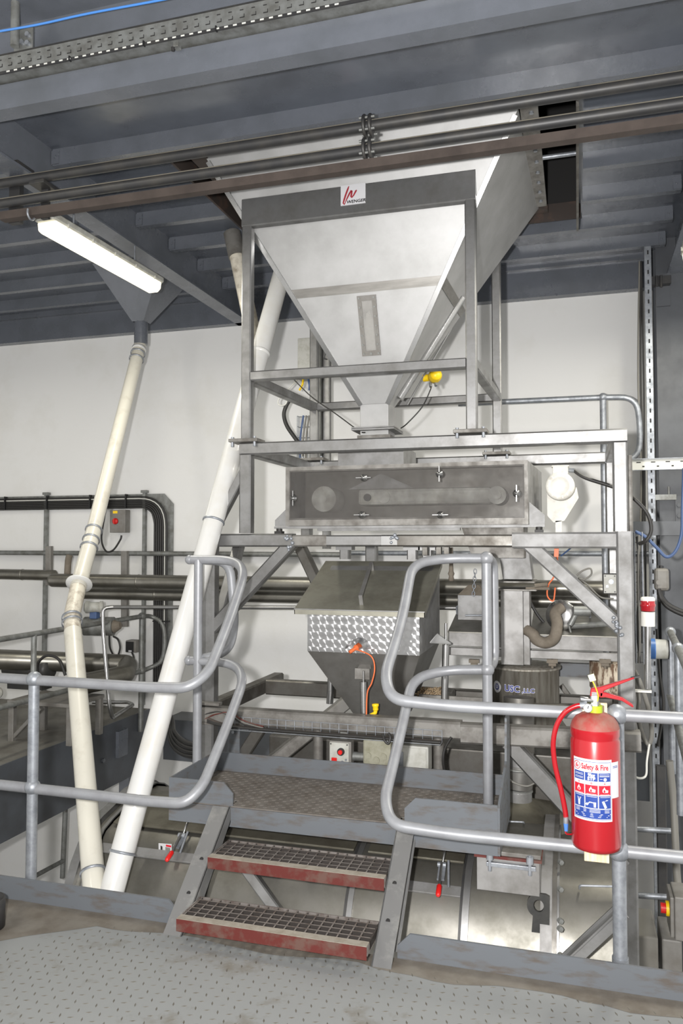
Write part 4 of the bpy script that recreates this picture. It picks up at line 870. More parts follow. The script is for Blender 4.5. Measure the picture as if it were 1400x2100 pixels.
for zz in (.05, .15): build('hose_clip', MB().lathe((ncx, NY + zz * .1, z1 + zz * 1.1 - .008), (0, 0, 1), [(nr * 1.08, 0), (nr * 1.2 if zz > .1 else nr * 1.06, .004), (nr * 1.2 if zz > .1 else nr * 1.06, .012), (nr * 1.08, .016)], 24), 'galv_dull', t)
a, b = P(1028, 1684, 4.16), P(1073, 1686, 4.16)
build('hood_handle', MB().tube(fillet([a + V((0, .08, -.04)), a, b, b + V((0, .08, -.04))], .01, 3), .005, 8), 'galv', t)
cable('bonding_cable', [P(1030, 1585, 4.3), P(1050, 1603, 4.28), P(1080, 1612, 4.28), P(1105, 1602, 4.3), P(1120, 1612, 4.36)], .006, 'cable_grey', 'grey cable slung round the neck of the feed hood')

# ================================================================ STAIRS
SX0, SX1 = -1.60, -.785
t = thing('stair', 'short steel stair of two grating steps with red nosings', 'stairs', (-1.2, 3.1, 0))
def stringer(xw, xo):
    """C channel: web at xw, flange from xw out to xo"""
    a, b = V((0, 3.03, 0)), V((0, 3.50, .40)); b2, a2 = V((0, 3.60, .40)), V((0, 3.17, 0)); m = MB()
    sg = .006 if xo > xw else -.006
    m.prism([(xw, a.y, 0), (xw, a2.y, 0), (xw, b2.y, .385), (xw, b.y, .385)], (sg, 0, 0))
    m.prism([(xw, a.y, 0), (xo, a.y, 0), (xo, b.y, .385), (xw, b.y, .385)], (0, .007, -.002))
    m.prism([(xw, a2.y, 0), (xo, a2.y, 0), (xo, b2.y, .385), (xw, b2.y, .385)], (0, -.007, .002))
    return build('stringer', m, 'stringer_worn', t)
sl_ = stringer(SX0, SX0 - .085); sr_ = stringer(SX1, SX1 + .08)
for st_, xx in ((sl_, SX0 - .04), (sr_, SX1 + .035)):
    for zz in (.115, .215):
        y = 3.03 + zz / .385 * .47; build('bolt_hole', MB().cyl((xx, y - .002, zz), (xx, y + .004, zz), .009, n=12), 'dark_gap', st_)
def tread(yf, z, dep):
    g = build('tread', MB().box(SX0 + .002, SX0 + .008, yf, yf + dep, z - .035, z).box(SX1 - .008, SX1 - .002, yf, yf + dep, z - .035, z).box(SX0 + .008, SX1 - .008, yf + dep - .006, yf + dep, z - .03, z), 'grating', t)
    build('nosing', MB().box(SX0 + .004, SX1 - .004, yf - .006, yf, z - .048, z + .001), 'red_nosing', g)
    build('nosing_top', MB().box(SX0 + .004, SX1 - .004, yf - .004, yf + .036, z - .004, z + .003), 'dusty_nose', g)
    n = 18; dx = (SX1 - SX0 - .02) / n
    b = build('bearing_bar', MB().box(SX0 + .012, SX0 + .018, yf + .036, yf + dep - .006, z - .03, z), 'grating_shade_grime', g); tops(b, 'grating')
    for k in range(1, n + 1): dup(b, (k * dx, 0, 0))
    m_ = 4; dy = (dep - .04) / (m_ + .6)
    b = build('cross_bar', MB().box(SX0 + .008, SX1 - .008, yf + .036 + dy * .8, yf + .043 + dy * .8, z - .02, z + .001), 'grating_shade_grime', g); tops(b, 'grating')
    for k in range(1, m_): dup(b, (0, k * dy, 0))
tread(2.985, .095, .215); tread(3.27, .238, .22)
r = build('support_strut', MB().bar((-1.52, 3.52, .10), (-1.20, 3.62, -.35), .05, .05), 'steel_tube'); tag(r, 'diagonal steel strut seen under the stairs in front of the barrel', 'strut')
r = build('support_strut', MB().bar(P(1150, 1985, 3.42), P(1275, 1868, 3.42), .012, .07).bar(P(1150, 1985, 3.42) + V((0, -.02, .03)), P(1275, 1868, 3.42) + V((0, -.02, .03)), .05, .008), 'steel_tube'); tag(r, 'diagonal angle strut behind the lower part of the extinguisher post', 'strut')
# ---- platform
t = thing('platform', 'dusty checker plate stair platform with blue-grey toe boards', 'platform', (-1.12, 3.76, .23))
PX0, PX1, PY0, PY1, PZ_ = -1.93, -.345, 3.52, 4.06, .385
build('deck_plate', MB().box(PX0, PX1, PY0, PY1, PZ_ - .006, PZ_), 'checker_dusty', t)
lg = MB(); y = PY0 + .02; j = 0
while y < PY1 - .02:
    x = PX0 + .02; i = 0
    while x < PX1 - .02:
        lug_at(lg, x, y, PZ_, math.radians(22 if (i + j) % 2 else 112), .011, .004, .002); x += .028; i += 1
    y += .028; j += 1
o = build('tread_pattern', lg, 'checker_dusty', t, fix=False); o['kind'] = 'stuff'
build('edge_channel', channel(MB(), PX0, PX1, PY0 - .002, PZ_ - .098, PZ_ - .007), 'toe_paint', t)
build('edge_channel', MB().box(PX0, PX0 + .008, PY0, PY1, PZ_ - .098, PZ_ - .007).box(PX1 - .008, PX1, PY0, PY1, PZ_ - .098, PZ_ - .007).box(PX0, PX1, PY1 - .008, PY1, PZ_ - .098, PZ_ - .007), 'toe_paint', t)
TH = PZ_ + .108
build('toe_board', MB().prism([(PX0, PY0 - .002, PZ_), (SX0 + .01, PY0 - .002, PZ_), (SX0 + .01, PY0 - .002, TH - .05), (SX0 - .04, PY0 - .002, TH), (PX0, PY0 - .002, TH)], (0, .008, 0)), 'toe_paint', t)
build('toe_board', MB().prism([(SX1 + .03, PY0 - .002, PZ_), (PX1, PY0 - .002, PZ_), (PX1, PY0 - .002, TH + .01), (SX1 + .08, PY0 - .002, TH + .01), (SX1 + .03, PY0 - .002, TH - .04)], (0, .008, 0)), 'toe_paint', t)
build('toe_board', MB().box(PX0, PX0 + .008, PY0 + .006, PY1, PZ_, TH), 'toe_paint', t)
build('toe_board', MB().box(PX0 + .008, PX1, PY1 - .008, PY1, PZ_, PZ_ + .10), 'toe_paint', t)
build('end_plate', MB().prism([(PX1, PY0, PZ_ - .098), (PX1, PY1, PZ_ - .098), (PX1, PY1, .78), (PX1, 3.98, .80), (PX1, 3.90, .80), (PX1, 3.88, .60), (PX1, PY0 + .02, TH + .01), (PX1, PY0, TH)], (.010, 0, 0)), 'toe_paint', t)

# ================================================================ HANDRAILS
TR = .0238
def ball(c, par, r=.036): return build('ball_joint', MB().sphere(c, r, 18), par[1], par[0])
# right hand set: railing at the walkway edge sweeping up beside the stair
RY = 3.175
t = thing('handrail', 'silver tubular handrail right of the stairs carrying the fire extinguisher', 'handrail', (.135, RY, .09))
lx = -.765
build('top_rail', MB().tube(fillet([(-.42, 3.85, 1.566), (-.62, 3.86, 1.566), (lx, 3.76, 1.54), (lx, 3.52, 1.28), (lx - .02, 3.27, 1.08), (lx + .03, RY, 1.0), (-.5, RY, .988), (1.2, RY, .996)], [0, .09, .16, .2, .16, .13, .1, 0], 7), TR, 16), 'silver_tube', t)
build('mid_rail', MB().tube(fillet([(-.42, 3.85, 1.035), (-.62, 3.86, 1.022), (lx, 3.76, .99), (lx - .012, 3.5, .75), (lx - .02, 3.26, .565), (lx + .03, RY, .497), (-.5, RY, .485), (1.2, RY, .492)], [0, .09, .16, .2, .16, .13, .1, 0], 7), TR, 16), 'silver_tube', t)
build('post', MB().cyl((-.42, 3.85, PZ_), (-.42, 3.85, 1.566), TR, n=18), 'silver_tube', t)
build('return_loop', MB().tube(fillet([(-.42, 3.85, 1.566), (-.40, 3.98, 1.55), (-.40, 4.0, 1.05), (-.42, 3.85, 1.035)], [0, .1, .1, 0], 6), TR, 14), 'silver_tube', t)
for z in (1.566, 1.035): ball((-.42, 3.85, z), (t, 'silver_tube'), .034)
build('post', MB().cyl((.135, RY, .0), (.135, RY, .992), TR + .002, n=20), 'galv', t)
for z in (.992, .488): ball((.135, RY, z), (t, 'galv'), .040)
build('post_foot', MB().cyl((.135, RY, .0), (.135, RY, .10), .030, n=20), 'galv', t)
# left hand set
lx2 = -1.62
t = thing('handrail', 'silver tubular handrail left of the stairs in front of the white pipes', 'handrail', (-2.47, RY, .09))
build('top_rail', MB().tube(fillet([(-2.0, 3.85, 1.552), (-1.75, 3.86, 1.552), (lx2, 3.72, 1.50), (lx2 + .02, 3.5, 1.28), (lx2 + .03, 3.25, 1.06), (lx2 - .03, RY, 1.0), (-1.85, RY, .993), (-4.2, RY, 1.005)], [0, .10, .16, .2, .16, .13, .1, 0], 7), TR, 16), 'silver_tube', t)
build('mid_rail', MB().tube(fillet([(-2.0, 3.85, 1.013), (-1.75, 3.86, 1.01), (lx2, 3.72, .96), (lx2 + .01, 3.46, .74), (lx2 + .01, 3.24, .56), (lx2 - .04, RY, .497), (-1.85, RY, .49), (-4.2, RY, .505)], [0, .10, .16, .2, .16, .13, .1, 0], 7), TR, 16), 'silver_tube', t)
build('post', MB().cyl((-1.948, 3.85, PZ_), (-1.948, 3.85, 1.552), TR, n=18), 'silver_tube', t)
build('return_loop', MB().tube(fillet([(-1.948, 3.85, 1.552), (-1.82, 3.97, 1.54), (-1.80, 4.0, 1.2), (-1.82, 3.97, 1.05), (-1.948, 3.85, 1.02)], [0, .1, .2, .1, 0], 6), TR, 14), 'silver_tube', t)
for z in (1.552, 1.013): ball((-2.0, 3.85, z), (t, 'silver_tube'), .026)
px_ = P(70, 1400, RY).x
build('post', MB().cyl((px_, RY, 0), (px_, RY, 1.0), TR + .001, n=20), 'galv', t)
for z in (1.0, .50): ball((px_, RY, z), (t, 'galv'), .037)

# ================================================================ FIRE EXTINGUISHER
ec = V((.053, 3.045, 0)); er = .0865
zb, zs = .540, .965
t = thing('fire_extinguisher', 'red dry powder fire extinguisher with hose hung on the handrail', 'fire extinguisher', (ec.x, ec.y, zb))
build('cylinder', MB().lathe((ec.x, ec.y, zb), (0, 0, 1), [(0, .0), (er * .7, .0), (er * .96, .006), (er, .02), (er, .385), (er * .965, .392), (er * .965, .398), (er, .405), (er * .99, .43)], 48), 'red_paint', t)
build('dusty_dome', MB().lathe((ec.x, ec.y, zb), (0, 0, 1), [(er * .99, .43), (er * .93, .448), (er * .78, .466), (er * .55, .478), (er * .3, .484), (0, .486)], 48), 'red_dusty', t)
zc = zb + .484
build('collar', MB().cyl((ec.x + .002, ec.y, zc - .006), (ec.x + .002, ec.y, zc + .024), .026, n=24), 'lime', t)
build('valve_body', MB().bar((ec.x, ec.y, zc + .02), (ec.x, ec.y, zc + .075), .03, .03).cyl((ec.x - .005, ec.y - .006, zc + .04), (ec.x - .05, ec.y - .012, zc + .047), .010, n=14), 'polished', t, .002)
hd = V((.125, -.01, .032))
a = V((ec.x - .012, ec.y - .004, zc + .062))
build('squeeze_lever', MB().prism([a + V(p) for p in ((-.004, -.011, -.005), (.0, -.011, .024), (.03, -.011, .03), (.148, -.011, .072), (.150, -.011, .066), (.045, -.011, .018), (.04, -.011, -.005))], (0, .022, 0)), 'red_paint', t, .003)
build('lever_tip', MB().bar(a + V((.138, 0, .0665)), a + V((.168, 0, .074)), .016, .007), 'black', t)
build('carry_handle', MB().prism([a + V(p) for p in ((.03, -.011, .012), (.05, -.011, .012), (.11, -.011, -.004), (.142, -.011, -.026), (.146, -.011, -.036), (.140, -.011, -.036), (.105, -.011, -.015), (.05, -.011, -.006), (.03, -.011, -.008))], (0, .022, 0)), 'red_paint', t, .003)
build('safety_tag', MB().bar(a + V((.0, -.014, .075)), a + V((.008, -.014, .052)), .022, .004, (0, -1, 0)), 'tag_white', t)
build('tag_cord', MB().tube(spline([a + V((.004, -.014, .055)), a + V((.016, -.016, .03)), a + V((.025, -.016, 0)), a + V((.022, -.014, -.02))]), .002, 6), 'yellow', t)
build('gauge', MB().cyl((ec.x - .022, ec.y - .018, zc + .018), (ec.x - .024, ec.y - .032, zc + .018), .016, n=20), 'polished', t)
build('gauge_face', MB().cyl((ec.x - .024, ec.y - .0321, zc + .018), (ec.x - .0241, ec.y - .0328, zc + .018), .013, n=20), 'white_label', t)
build('gauge_needle', MB().bar((ec.x - .024, ec.y - .0332, zc + .016), (ec.x - .021, ec.y - .0332, zc + .026), .003, .0006, (0, -1, 0)), 'black', t)
hy = ec.y - .015
hp = [P(1196, 1446, hy), P(1178, 1449, hy), P(1157, 1462, hy), P(1141, 1488, hy), P(1134, 1525, hy), P(1138, 1570, hy), P(1150, 1620, hy), P(1158, 1660, hy), P(1160, 1676, hy)]
build('hose_clip', MB().cyl(P(1189, 1447, hy), P(1204, 1446, hy), .0125, n=14), 'galv', t)
build('hose', MB().tube(spline(hp), .0095, 14), 'red_paint', t)
build('hose_ferrule', MB().cyl(P(1160, 1674, hy), P(1160, 1688, hy), .0095, n=14), 'galv', t)
build('hose_nozzle', MB().cyl(P(1160, 1687, hy), P(1160.5, 1704, hy), .0095, .0065, n=14), 'blue_plastic', t)
build('nozzle_clip', MB().tube(spline([P(1159, 1704, hy), P(1161, 1710, hy), P(1172, 1711, hy + .01)]), .003, 6), 'red_paint', t)
# printed label, wrapped on the cylinder
def curved(x0, x1, z0, z1, off, mt, nm, par, n=14):
    r = er + off; m = MB(); vs = []
    for i in range(n + 1):
        a_ = x0 + (x1 - x0) * i / n
        for z in (z0, z1): vs.append(V((ec.x + math.sin(a_) * r, ec.y - math.cos(a_) * r, zb + z)))
    m.add(vs, [(2 * i, 2 * i + 2, 2 * i + 3, 2 * i + 1) for i in range(n)], True); return build(nm, m, mt, par, fix=False)
A0, A1 = -1.02, .66
LB = .118
La = curved(A0, A1, LB, LB + .215, .0006, 'white_label', 'label', t, 24)
curved(A1 + .0, A1 + .42, LB + .08, LB + .205, .0004, 'white_label', 'side_label', t, 8)
def la(u): return A0 + (A1 - A0) * u
def lz(v): return LB + .215 * v
def cell(u0, u1, v0, v1, mt, nm='printed_panel'): return curved(la(u0), la(u1), lz(v0), lz(v1), .0011, mt, nm, La, 8)
def ltext(s, u, v, size, mt, bold=.0004, width=1.0, shear=0):
    vs, fs = text_mesh(s, size, .0, bold, shear, width); r = er + .0016; out = []
    for p in vs:
        a_ = la(u) + p.x / r; out.append(V((ec.x + math.sin(a_) * r, ec.y - math.cos(a_) * r, zb + lz(v) + p.y)))
    return build('lettering', MB().add(out, fs), mt, La, fix=False)
def lrule(u0, u1, v, h, mt):  # one line of unreadably small print
    return curved(la(u0), la(u1), lz(v) - h / 2, lz(v) + h / 2, .0015, mt, 'small_print', La, 4)
# blue keyline
for u0, u1, v0, v1 in ((.03, .97, .955, .962), (.03, .97, .03, .037), (.03, .037, .037, .955), (.963, .97, .037, .955)): cell(u0, u1, v0, v1, 'label_blue', 'keyline')
cell(.045, .955, .045, .20, 'label_blue')
cols = ((.045, .325), (.35, .645), (.67, .955))
for u0, u1 in cols:
    cell(u0, u1, .65, .785, 'label_blue'); cell(u0, u1, .43, .585, 'label_red'); cell(u0, u1, .215, .415, 'label_blue')
ltext('Safety & Fire', .58, .872, .026, 'label_red', .0007, .72)
# flame-in-a-ring emblem
def ring_on(u, v, r0, r1, mt, off=.0015):
    m = MB(); k = 24; vs = []
    for rr in (r0, r1):
        for i in range(k):
            a_ = la(u) + math.cos(2 * math.pi * i / k) * rr / er; z = zb + lz(v) + math.sin(2 * math.pi * i / k) * rr
            vs.append(V((ec.x + math.sin(a_) * (er + off), ec.y - math.cos(a_) * (er + off), z)))
    m.add(vs, [(i, (i + 1) % k, k + (i + 1) % k, k + i) for i in range(k)]); return build('emblem_ring', m, mt, La, fix=False)
def shape_on(u, v, pts, mt, sc=1.0, off=.0017, nm='pictogram'):
    vs = []
    for x, z in pts:
        a_ = la(u) + x * sc / er; vs.append(V((ec.x + math.sin(a_) * (er + off), ec.y - math.cos(a_) * (er + off), zb + lz(v) + z * sc)))
    return build(nm, MB().add(vs, [tuple(range(len(vs)))]), mt, La, fix=False)
ring_on(.13, .875, .0125, .0145, 'label_red')
shape_on(.13, .875, [(.003, .011), (-.004, .005), (-.006, -.002), (-.003, -.009), (.0, -.004), (-.001, .002)], 'label_red'); shape_on(.13, .875, [(.003, .004), (.006, -.002), (.003, -.009), (.001, -.003)], 'label_red')
ltext('9kg', .5, .745, .0165, 'white_label', .0008, 1.05); ltext('STP', .5, .685, .0155, 'white_label', .0008, 1.1)
for v in (.755, .735, .70, .68): lrule(.07, .30, v, .0016, 'white_label')
for v in (.765, .745, .73): lrule(.69, .93, v, .0014, 'white_label')
shape_on(.82, .685, [(math.cos(a_) * .006, math.sin(a_) * .006) for a_ in [2 * math.pi * i / 14 for i in range(14)]], 'white_label'); lrule(.70, .76, .69, .0016, 'white_label')
for u in (.185, .5, .81): ring_on(u, .615, .0014, .003, 'label_red')
flame = [(0, .013), (-.003, .007), (-.008, .001), (-.008, -.007), (-.003, -.011), (.004, -.011), (.008, -.006), (.007, .001), (.003, .006)]
for u in (.185, .49, .80): shape_on(u, .515, flame, 'white_label', .85); shape_on(u, .505, [(0, .006), (-.004, -.001), (-.003, -.008), (.003, -.008), (.004, -.001)], 'label_red', .8, .0019)
shape_on(.56, .50, [(-.004, .006), (.005, .004), (.004, -.006), (-.005, -.006)], 'white_label', 1, .002); shape_on(.86, .49, [(-.004, .006), (.005, .005), (.004, -.004), (-.005, -.004)], 'white_label', 1, .002)
for u0, u1 in cols: lrule(u0 + .03, u1 - .03, .44, .0014, 'white_label'); lrule(u0 + .03, u1 - .02, .398, .0016, 'white_label')
shape_on(.185, .30, [(-.005, .004), (.005, .004), (.004, -.016), (-.004, -.016)], 'white_label', .9)
for dx in (-.009, -.003, .004, .009): shape_on(.185, .30, [(dx - .001, .015), (dx + .001, .015), (dx * .4 + .001, .004), (dx * .4 - .001, .004)], 'white_label', .9)
shape_on(.57, .275, [(-.004, .008), (.005, .008), (.004, -.010), (-.003, -.010)], 'white_label'); shape_on(.48, .29, [(-.016, -.006), (-.004, .006), (.01, .004), (.01, .001), (-.003, .002), (-.014, -.009)], 'white_label'); shape_on(.39, .27, [(-.006, 0), (0, .006), (.006, 0), (0, -.005)], 'white_label')
shape_on(.79, .29, [(-.008, .008), (.0, .011), (.010, -.012), (.002, -.016)], 'white_label'); shape_on(.84, .33, [(-.006, .001), (.002, .006), (.008, .004), (.001, .002)], 'white_label')
for i, v in enumerate((.185, .165, .148)):
    lrule(.08, .20, v, .0015, 'white_label'); lrule(.30, .37, v, .0015, 'white_label'); lrule(.45, .70, v, .0015, 'white_label'); lrule(.80, .92, v, .0015, 'white_label')
for v in (.12, .10, .075): lrule(.08 + (.1 - v) * 2, .92 - (.1 - v) * 2, v, .0018, 'white_label')
for v in (.93, .915, .90): curved(A1 + .06, A1 + .34, LB + .205 * v, LB + .205 * v + .0015, .0009, 'label_blue', 'small_print', t, 4)
# pine board it hangs on
p0, p1 = P(1196, 1450, 3.148), P(1249, 1770, 3.14)
r = thing('mounting_board', 'pale pine board behind the fire extinguisher', 'board', (ec.x, 3.145, p1.z))
build('plank', MB().box(p0.x - .004, p1.x, 3.134, 3.151, p1.z, p0.z + .02), 'pine', r, .002)

# ================================================================ WHITE PIPES
t = thing('grain_pipe', 'thick straight white plastic pipe slanting down from behind the hopper frame', 'pipe', P(232, 1815, 3.42))
A_, B_ = P(228, 1832, 3.42), P(578, 560, 4.95); A_ = A_ + (A_ - B_).normalized() * .12
rp = .0595
build('pipe_length', MB().cyl(A_, B_, rp, n=32), 'white_pvc', t)
d = (B_ - A_)
for u in (.075, .53): 
    c = A_ + d * u; build('pipe_clip', MB().lathe(c, d, [(rp, 0), (rp + .006, .002), (rp + .006, .012), (rp, .014)], 32), 'galv', t)
u_ = .83; build('pipe_socket', MB().lathe(A_ + d * u_, d, [(rp, 0), (rp + .007, .01), (rp + .007, .02), (rp, .022)], 32), 'white_pvc', t)
# branch joining it from the deck
q0, q1 = P(481, 505, 5.05), P(530, 735, 4.95)
t = thing('grain_pipe', 'short dusty white branch pipe from the deck behind the hopper frame post', 'pipe', q1)
build('pipe_length', MB().cyl(q1, q0, .052, n=28), 'grime_pvc', t)
build('pipe_collar', MB().cyl(q0 - (q0 - q1) * .10, q0 + (q0 - q1) * .12, .060, n=28), 'dusty_steel', t)
# thin kinked pipe
pts = [P(287, 708, 5.92), P(192, 1088, 4.95), P(160, 1205, 4.6), P(147, 1265, 4.45), P(193, 1818, 3.42)]
t = thing('grain_pipe', 'thinner cream white pipe with bent joints dropping from the grey funnel', 'pipe', pts[-1])
r0 = .0525
build('pipe_length', MB().cyl(pts[1], pts[0], r0, n=28), 'cream_pvc', t)
build('pipe_length', MB().cyl(pts[2], pts[1], r0 * 1.04, n=28), 'cream_pvc', t)
build('pipe_length', MB().tube(fillet([pts[2], pts[3], pts[4] + (pts[3] - pts[4]) * .9], .06, 5), r0, 28), 'grime_pvc', t)
build('pipe_length', MB().cyl(pts[4] - (pts[3] - pts[4]) * .09, pts[4] + (pts[3] - pts[4]) * .93, r0 * 1.06, n=28), 'cream_pvc', t)
def clip_on(a, b, u, rr, mt='galv', wv=.012):
    d = b - a; build('pipe_clip', MB().lathe(a + d * u, d, [(rr, 0), (rr + .006, .002), (rr + .006, wv), (rr, wv + .002)], 28), mt, t)
clip_on(pts[0], pts[1], .02, r0 + .002, 'white_pvc', .03); clip_on(pts[0], pts[1], .05, r0 + .004); clip_on(pts[0], pts[1], .085, r0 + .004)
clip_on(pts[1], pts[2], -.02, r0 + .004); clip_on(pts[1], pts[2], .16, r0 + .004); clip_on(pts[1], pts[2], .30, r0 + .005)
clip_on(pts[3], pts[4], .0, r0 + .006); clip_on(pts[3], pts[4], .025, r0 + .008); clip_on(pts[3], pts[4], .955, r0 + .006)
build('pipe_flange', MB().lathe(pts[2] + (pts[1] - pts[2]) * .05, pts[1] - pts[2], [(r0, 0), (.086, .0), (.088, .008), (.086, .014), (r0, .02)], 32), 'white_pvc', t)
# ================================================================ LEFT BACKGROUND
t = thing('side_platform', 'grey steel side platform with deep edge channel behind the white pipes', 'platform', (-4.9, 5.4, -.5))
build('deck_slab', MB().box(-8.0, -3.945, 4.0, WY - .01, .03, .066), 'concrete', t)
build('edge_channel', MB().prism([(-3.93, 4.0, .068), (-3.93, 4.0, -.48), (-4.01, 4.0, -.48), (-4.01, 4.0, -.468), (-3.942, 4.0, -.468), (-3.942, 4.0, .068)], (0, WY - 4.02, 0)), 'shade_paint', t)
for y in (4.35, 4.42, 6.0): build('bolt', MB().cyl((-3.93, y, -.22), (-3.915, y, -.22), .02, n=6), 'beam_paint', t)
build('cleat', MB().box(-3.93, -3.90, 6.2, 6.35, -.25, -.02), 'beam_paint', t)
build('channel_post', MB().box(-4.05, -3.95, 6.45, 6.55, -1.7, -.48), 'beam_paint', t)
t = thing('handrail', 'dull galvanised handrail along the side platform edge at the left', 'handrail', (-3.91, 6.55, .0))
rx = -3.91
build('rail', MB().tube(fillet([(rx, 3.9, .965), (rx, 6.58, .965), (rx + .0, 6.74, .955), (rx + .13, 6.74, .90), (rx + .16, 6.74, .72), (rx + .13, 6.74, .52), (rx, 6.70, .46), (rx, 6.5, .455), (rx, 3.9, .50)], [0, .01, .08, .08, .1, .08, .08, .01, 0], 5), .021, 12), 'galv_dull', t)
build('post', MB().cyl((rx, 6.58, -.1), (rx, 6.58, .965), .024, n=14), 'galv_dull', t)
for z in (.965, .457): build('ball_joint', MB().sphere((rx, 6.58, z), .036, 14), 'galv_dull', t)
build('post', MB().cyl((rx, 5.05, -.3), (rx, 5.05, .966), .021, n=12), 'galv_dull', t)
# low rail at the level below
t = thing('handrail', 'grey handrail on the lower floor seen below the side platform', 'handrail', P(128, 1780, 6.0))
a, b = P(-40, 1712, 5.2), P(135, 1636, 6.1)
build('rail', MB().cyl(a, b, .02, n=12).cyl(b, P(190, 1612, 6.4), .02, n=12), 'galv_dull', t)
build('post', MB().cyl(P(128, 1800, 6.1), b, .022, n=12), 'galv_dull', t)
build('rail', MB().cyl(P(50, 1808, 5.3), P(130, 1765, 6.1), .018, n=12), 'galv_dull', t)
# cable tray on the wall with bundled cables, bending down
cy_ = WY - .06
def ctray(pts, wv, label):
    t = thing('cable_tray', label, 'cable tray', pts[-1]); return t
t = thing('cable_tray', 'wall cable tray of black cables turning down behind the white pipes', 'cable tray', (-3.75, WY - .03, .3))
zt0, zt1 = 1.985, 2.125; xv0, xv1 = -3.885, -3.70
build('tray_bed', MB().box(-7, -3.95, WY - .02, WY - .012, zt0, zt1), 'galv_dull', t)
build('tray_bend', MB().prism([(-3.95, WY - .02, zt1), (-3.80, WY - .02, zt1), (-3.70, WY - .02, zt1 - .1), (-3.70, WY - .02, 1.75), (-3.885, WY - .02, 1.75), (-3.95, WY - .02, zt0)], (0, .008, 0)), 'galv_dull', t)
build('tray_bed', MB().box(xv0, xv1, WY - .02, WY - .012, .3, 1.75), 'galv_dull', t)
bl = build('rung_slot', MB().box(-5.9, -5.87, WY - .024, WY - .02, zt0 + .015, zt0 + .022), 'galv', t)
for k in range(1, 20): dup(bl, (k * .1, 0, 0))
for k in range(7):
    o_ = k * .0215; x = xv0 + .008 + o_; z = zt0 + .025 + o_ * .7; mt = 'cable_white' if k == 5 else 'cable'
    zz = zt1 - .02 - o_ * .8
    pt = fillet([(-7, cy_ + .015, zt0 + .012 + o_ * .78), (xv0 + .0 + o_, cy_ + .015, zt0 + .012 + o_ * .78), (xv0 + .008 + o_, cy_ + .015, .25)], .17 + o_, 8)
    build('bundled_cable', MB().tube(pt, .0095 if k != 5 else .006, 8), mt, t)
for x in (-5.6, -5.1, -4.6, -4.2):
    build('cable_tie', MB().box(x, x + .012, cy_ - .01, cy_ + .03, zt0 + .005, zt1), 'black', t)
for z in (1.55, 1.2, .9):
    build('cable_tie', MB().box(xv0, xv1 - .02, cy_ - .01, cy_ + .03, z, z + .012), 'black', t)
# cables falling from the tray foot into the frame
for k, (lab, dx) in enumerate((('uppermost sagging black cable at the foot of the wall tray', 0), ('second sagging black cable at the foot of the wall tray', 1), ('third sagging black cable at the foot of the wall tray', 2), ('lowest sagging black cable at the foot of the wall tray', 3))):
    cable('power_cable', [V((xv0 + .03 + dx * .03, cy_, .3)), P(352 - dx * 3, 1470 + dx * 5, 6.2), P(358 - dx * 2, 1500 + dx * 9, 5.6), P(382 - dx, 1522 + dx * 9, 5.0), P(425, 1530 + dx * 7, 4.5)], .014, 'cable', lab)
# vertical struts carrying services on the wall
for px, lab, w_ in ((92, 'slim steel strut on the wall at the far left under the cable tray', .016), (294, 'slim steel strut on the wall right of the isolator switch', .014)):
    q = P(px, 1100, WY - .05); r = build('wall_strut', MB().box(q.x - w_, q.x + w_, WY - .05, WY - .01, .1, 2.15).box(q.x - .03, q.x + .03, WY - .06, WY - .01, 2.135, 2.16), 'galv_dull'); tag(r, lab, 'strut')
for px, lab, y0, y1 in ((256, 'short grey strut hanging down beside the flow meter', 1130, 1285), (101, 'dark strut crossing the wall rail at the left', 1120, 1200)):
    a, b = P(px, y0, 6.45), P(px, y1, 6.45); r = build('wall_strut', MB().bar(a, b, .06, .05), 'grey_box'); tag(r, lab, 'strut')
# conduit rail across the wall
r = build('conduit_rail', MB().cyl((-7, WY - .06, 1.555), (-2.0, WY - .06, 1.545), .024, n=14), 'galv_dull'); tag(r, 'thin horizontal galvanised tube along the wall under the isolator switch', 'pipe')
r = build('conduit_rail', MB().cyl((-2.0, WY - .06, 1.56), (2.6, WY - .06, 1.56), .022, n=14), 'galv'); tag(r, 'thin horizontal galvanised tube on the wall behind the right frame post', 'pipe')
r = build('conduit_rail', MB().cyl(P(228, 1245, 5.85), P(1020, 1247, 6.2), .016, n=12), 'steel_tube'); 
t = thing('bent_tube', 'polished tube bending down beside the flow meter', 'pipe', P(235, 1470, 6.3)); r.parent = t; r.location = WORLD[r.name] - WORLD[t.name]; r.name = 'tube_length'
for k_ in ('label', 'category'):
    if k_ in r: del r[k_]
build('tube_length', MB().tube(fillet([P(232, 1245, 5.85), P(211, 1247, 5.8), P(211, 1290, 5.78), P(224, 1445, 5.75), P(230, 1472, 5.8), P(272, 1445, 6.6), P(262, 1440, 6.74), P(190, 1440, 6.74)], .05, 5), .017, 12), 'polished', t)
# clad pipes on the wall
def clad(p, q, r, lab):
    t = thing('clad_pipe', lab, 'pipe', (p + q) / 2 - V((0, 0, r))); build('pipe_length', MB().cyl(p, q, r, n=28), 'clad', t); d = q - p
    for u in (.18, .62): build('lap_seam', MB().lathe(p + d * u, d, [(r, 0), (r + .003, .004), (r + .003, .01), (r, .014)], 28), 'clad', t)
    return t
t = clad(P(108, 1190, 6.25), V((.3, 6.25, 1.30)), .062, 'thick shiny clad pipe running along the wall behind the machine')
build('end_cap', MB().lathe(P(108, 1190, 6.25), (-1, 0, 0), [(.062, 0), (.055, .02), (.03, .03), (0, .03)], 24), 'clad', t)
clad(P(150, 1216, 6.4), V((.3, 6.4, 1.19)), .055, 'second shiny clad pipe directly below the thick one on the wall')
clad(P(-60, 1176, 6.35), P(112, 1180, 6.35), .05, 'shiny clad pipe end at the far left on the wall')
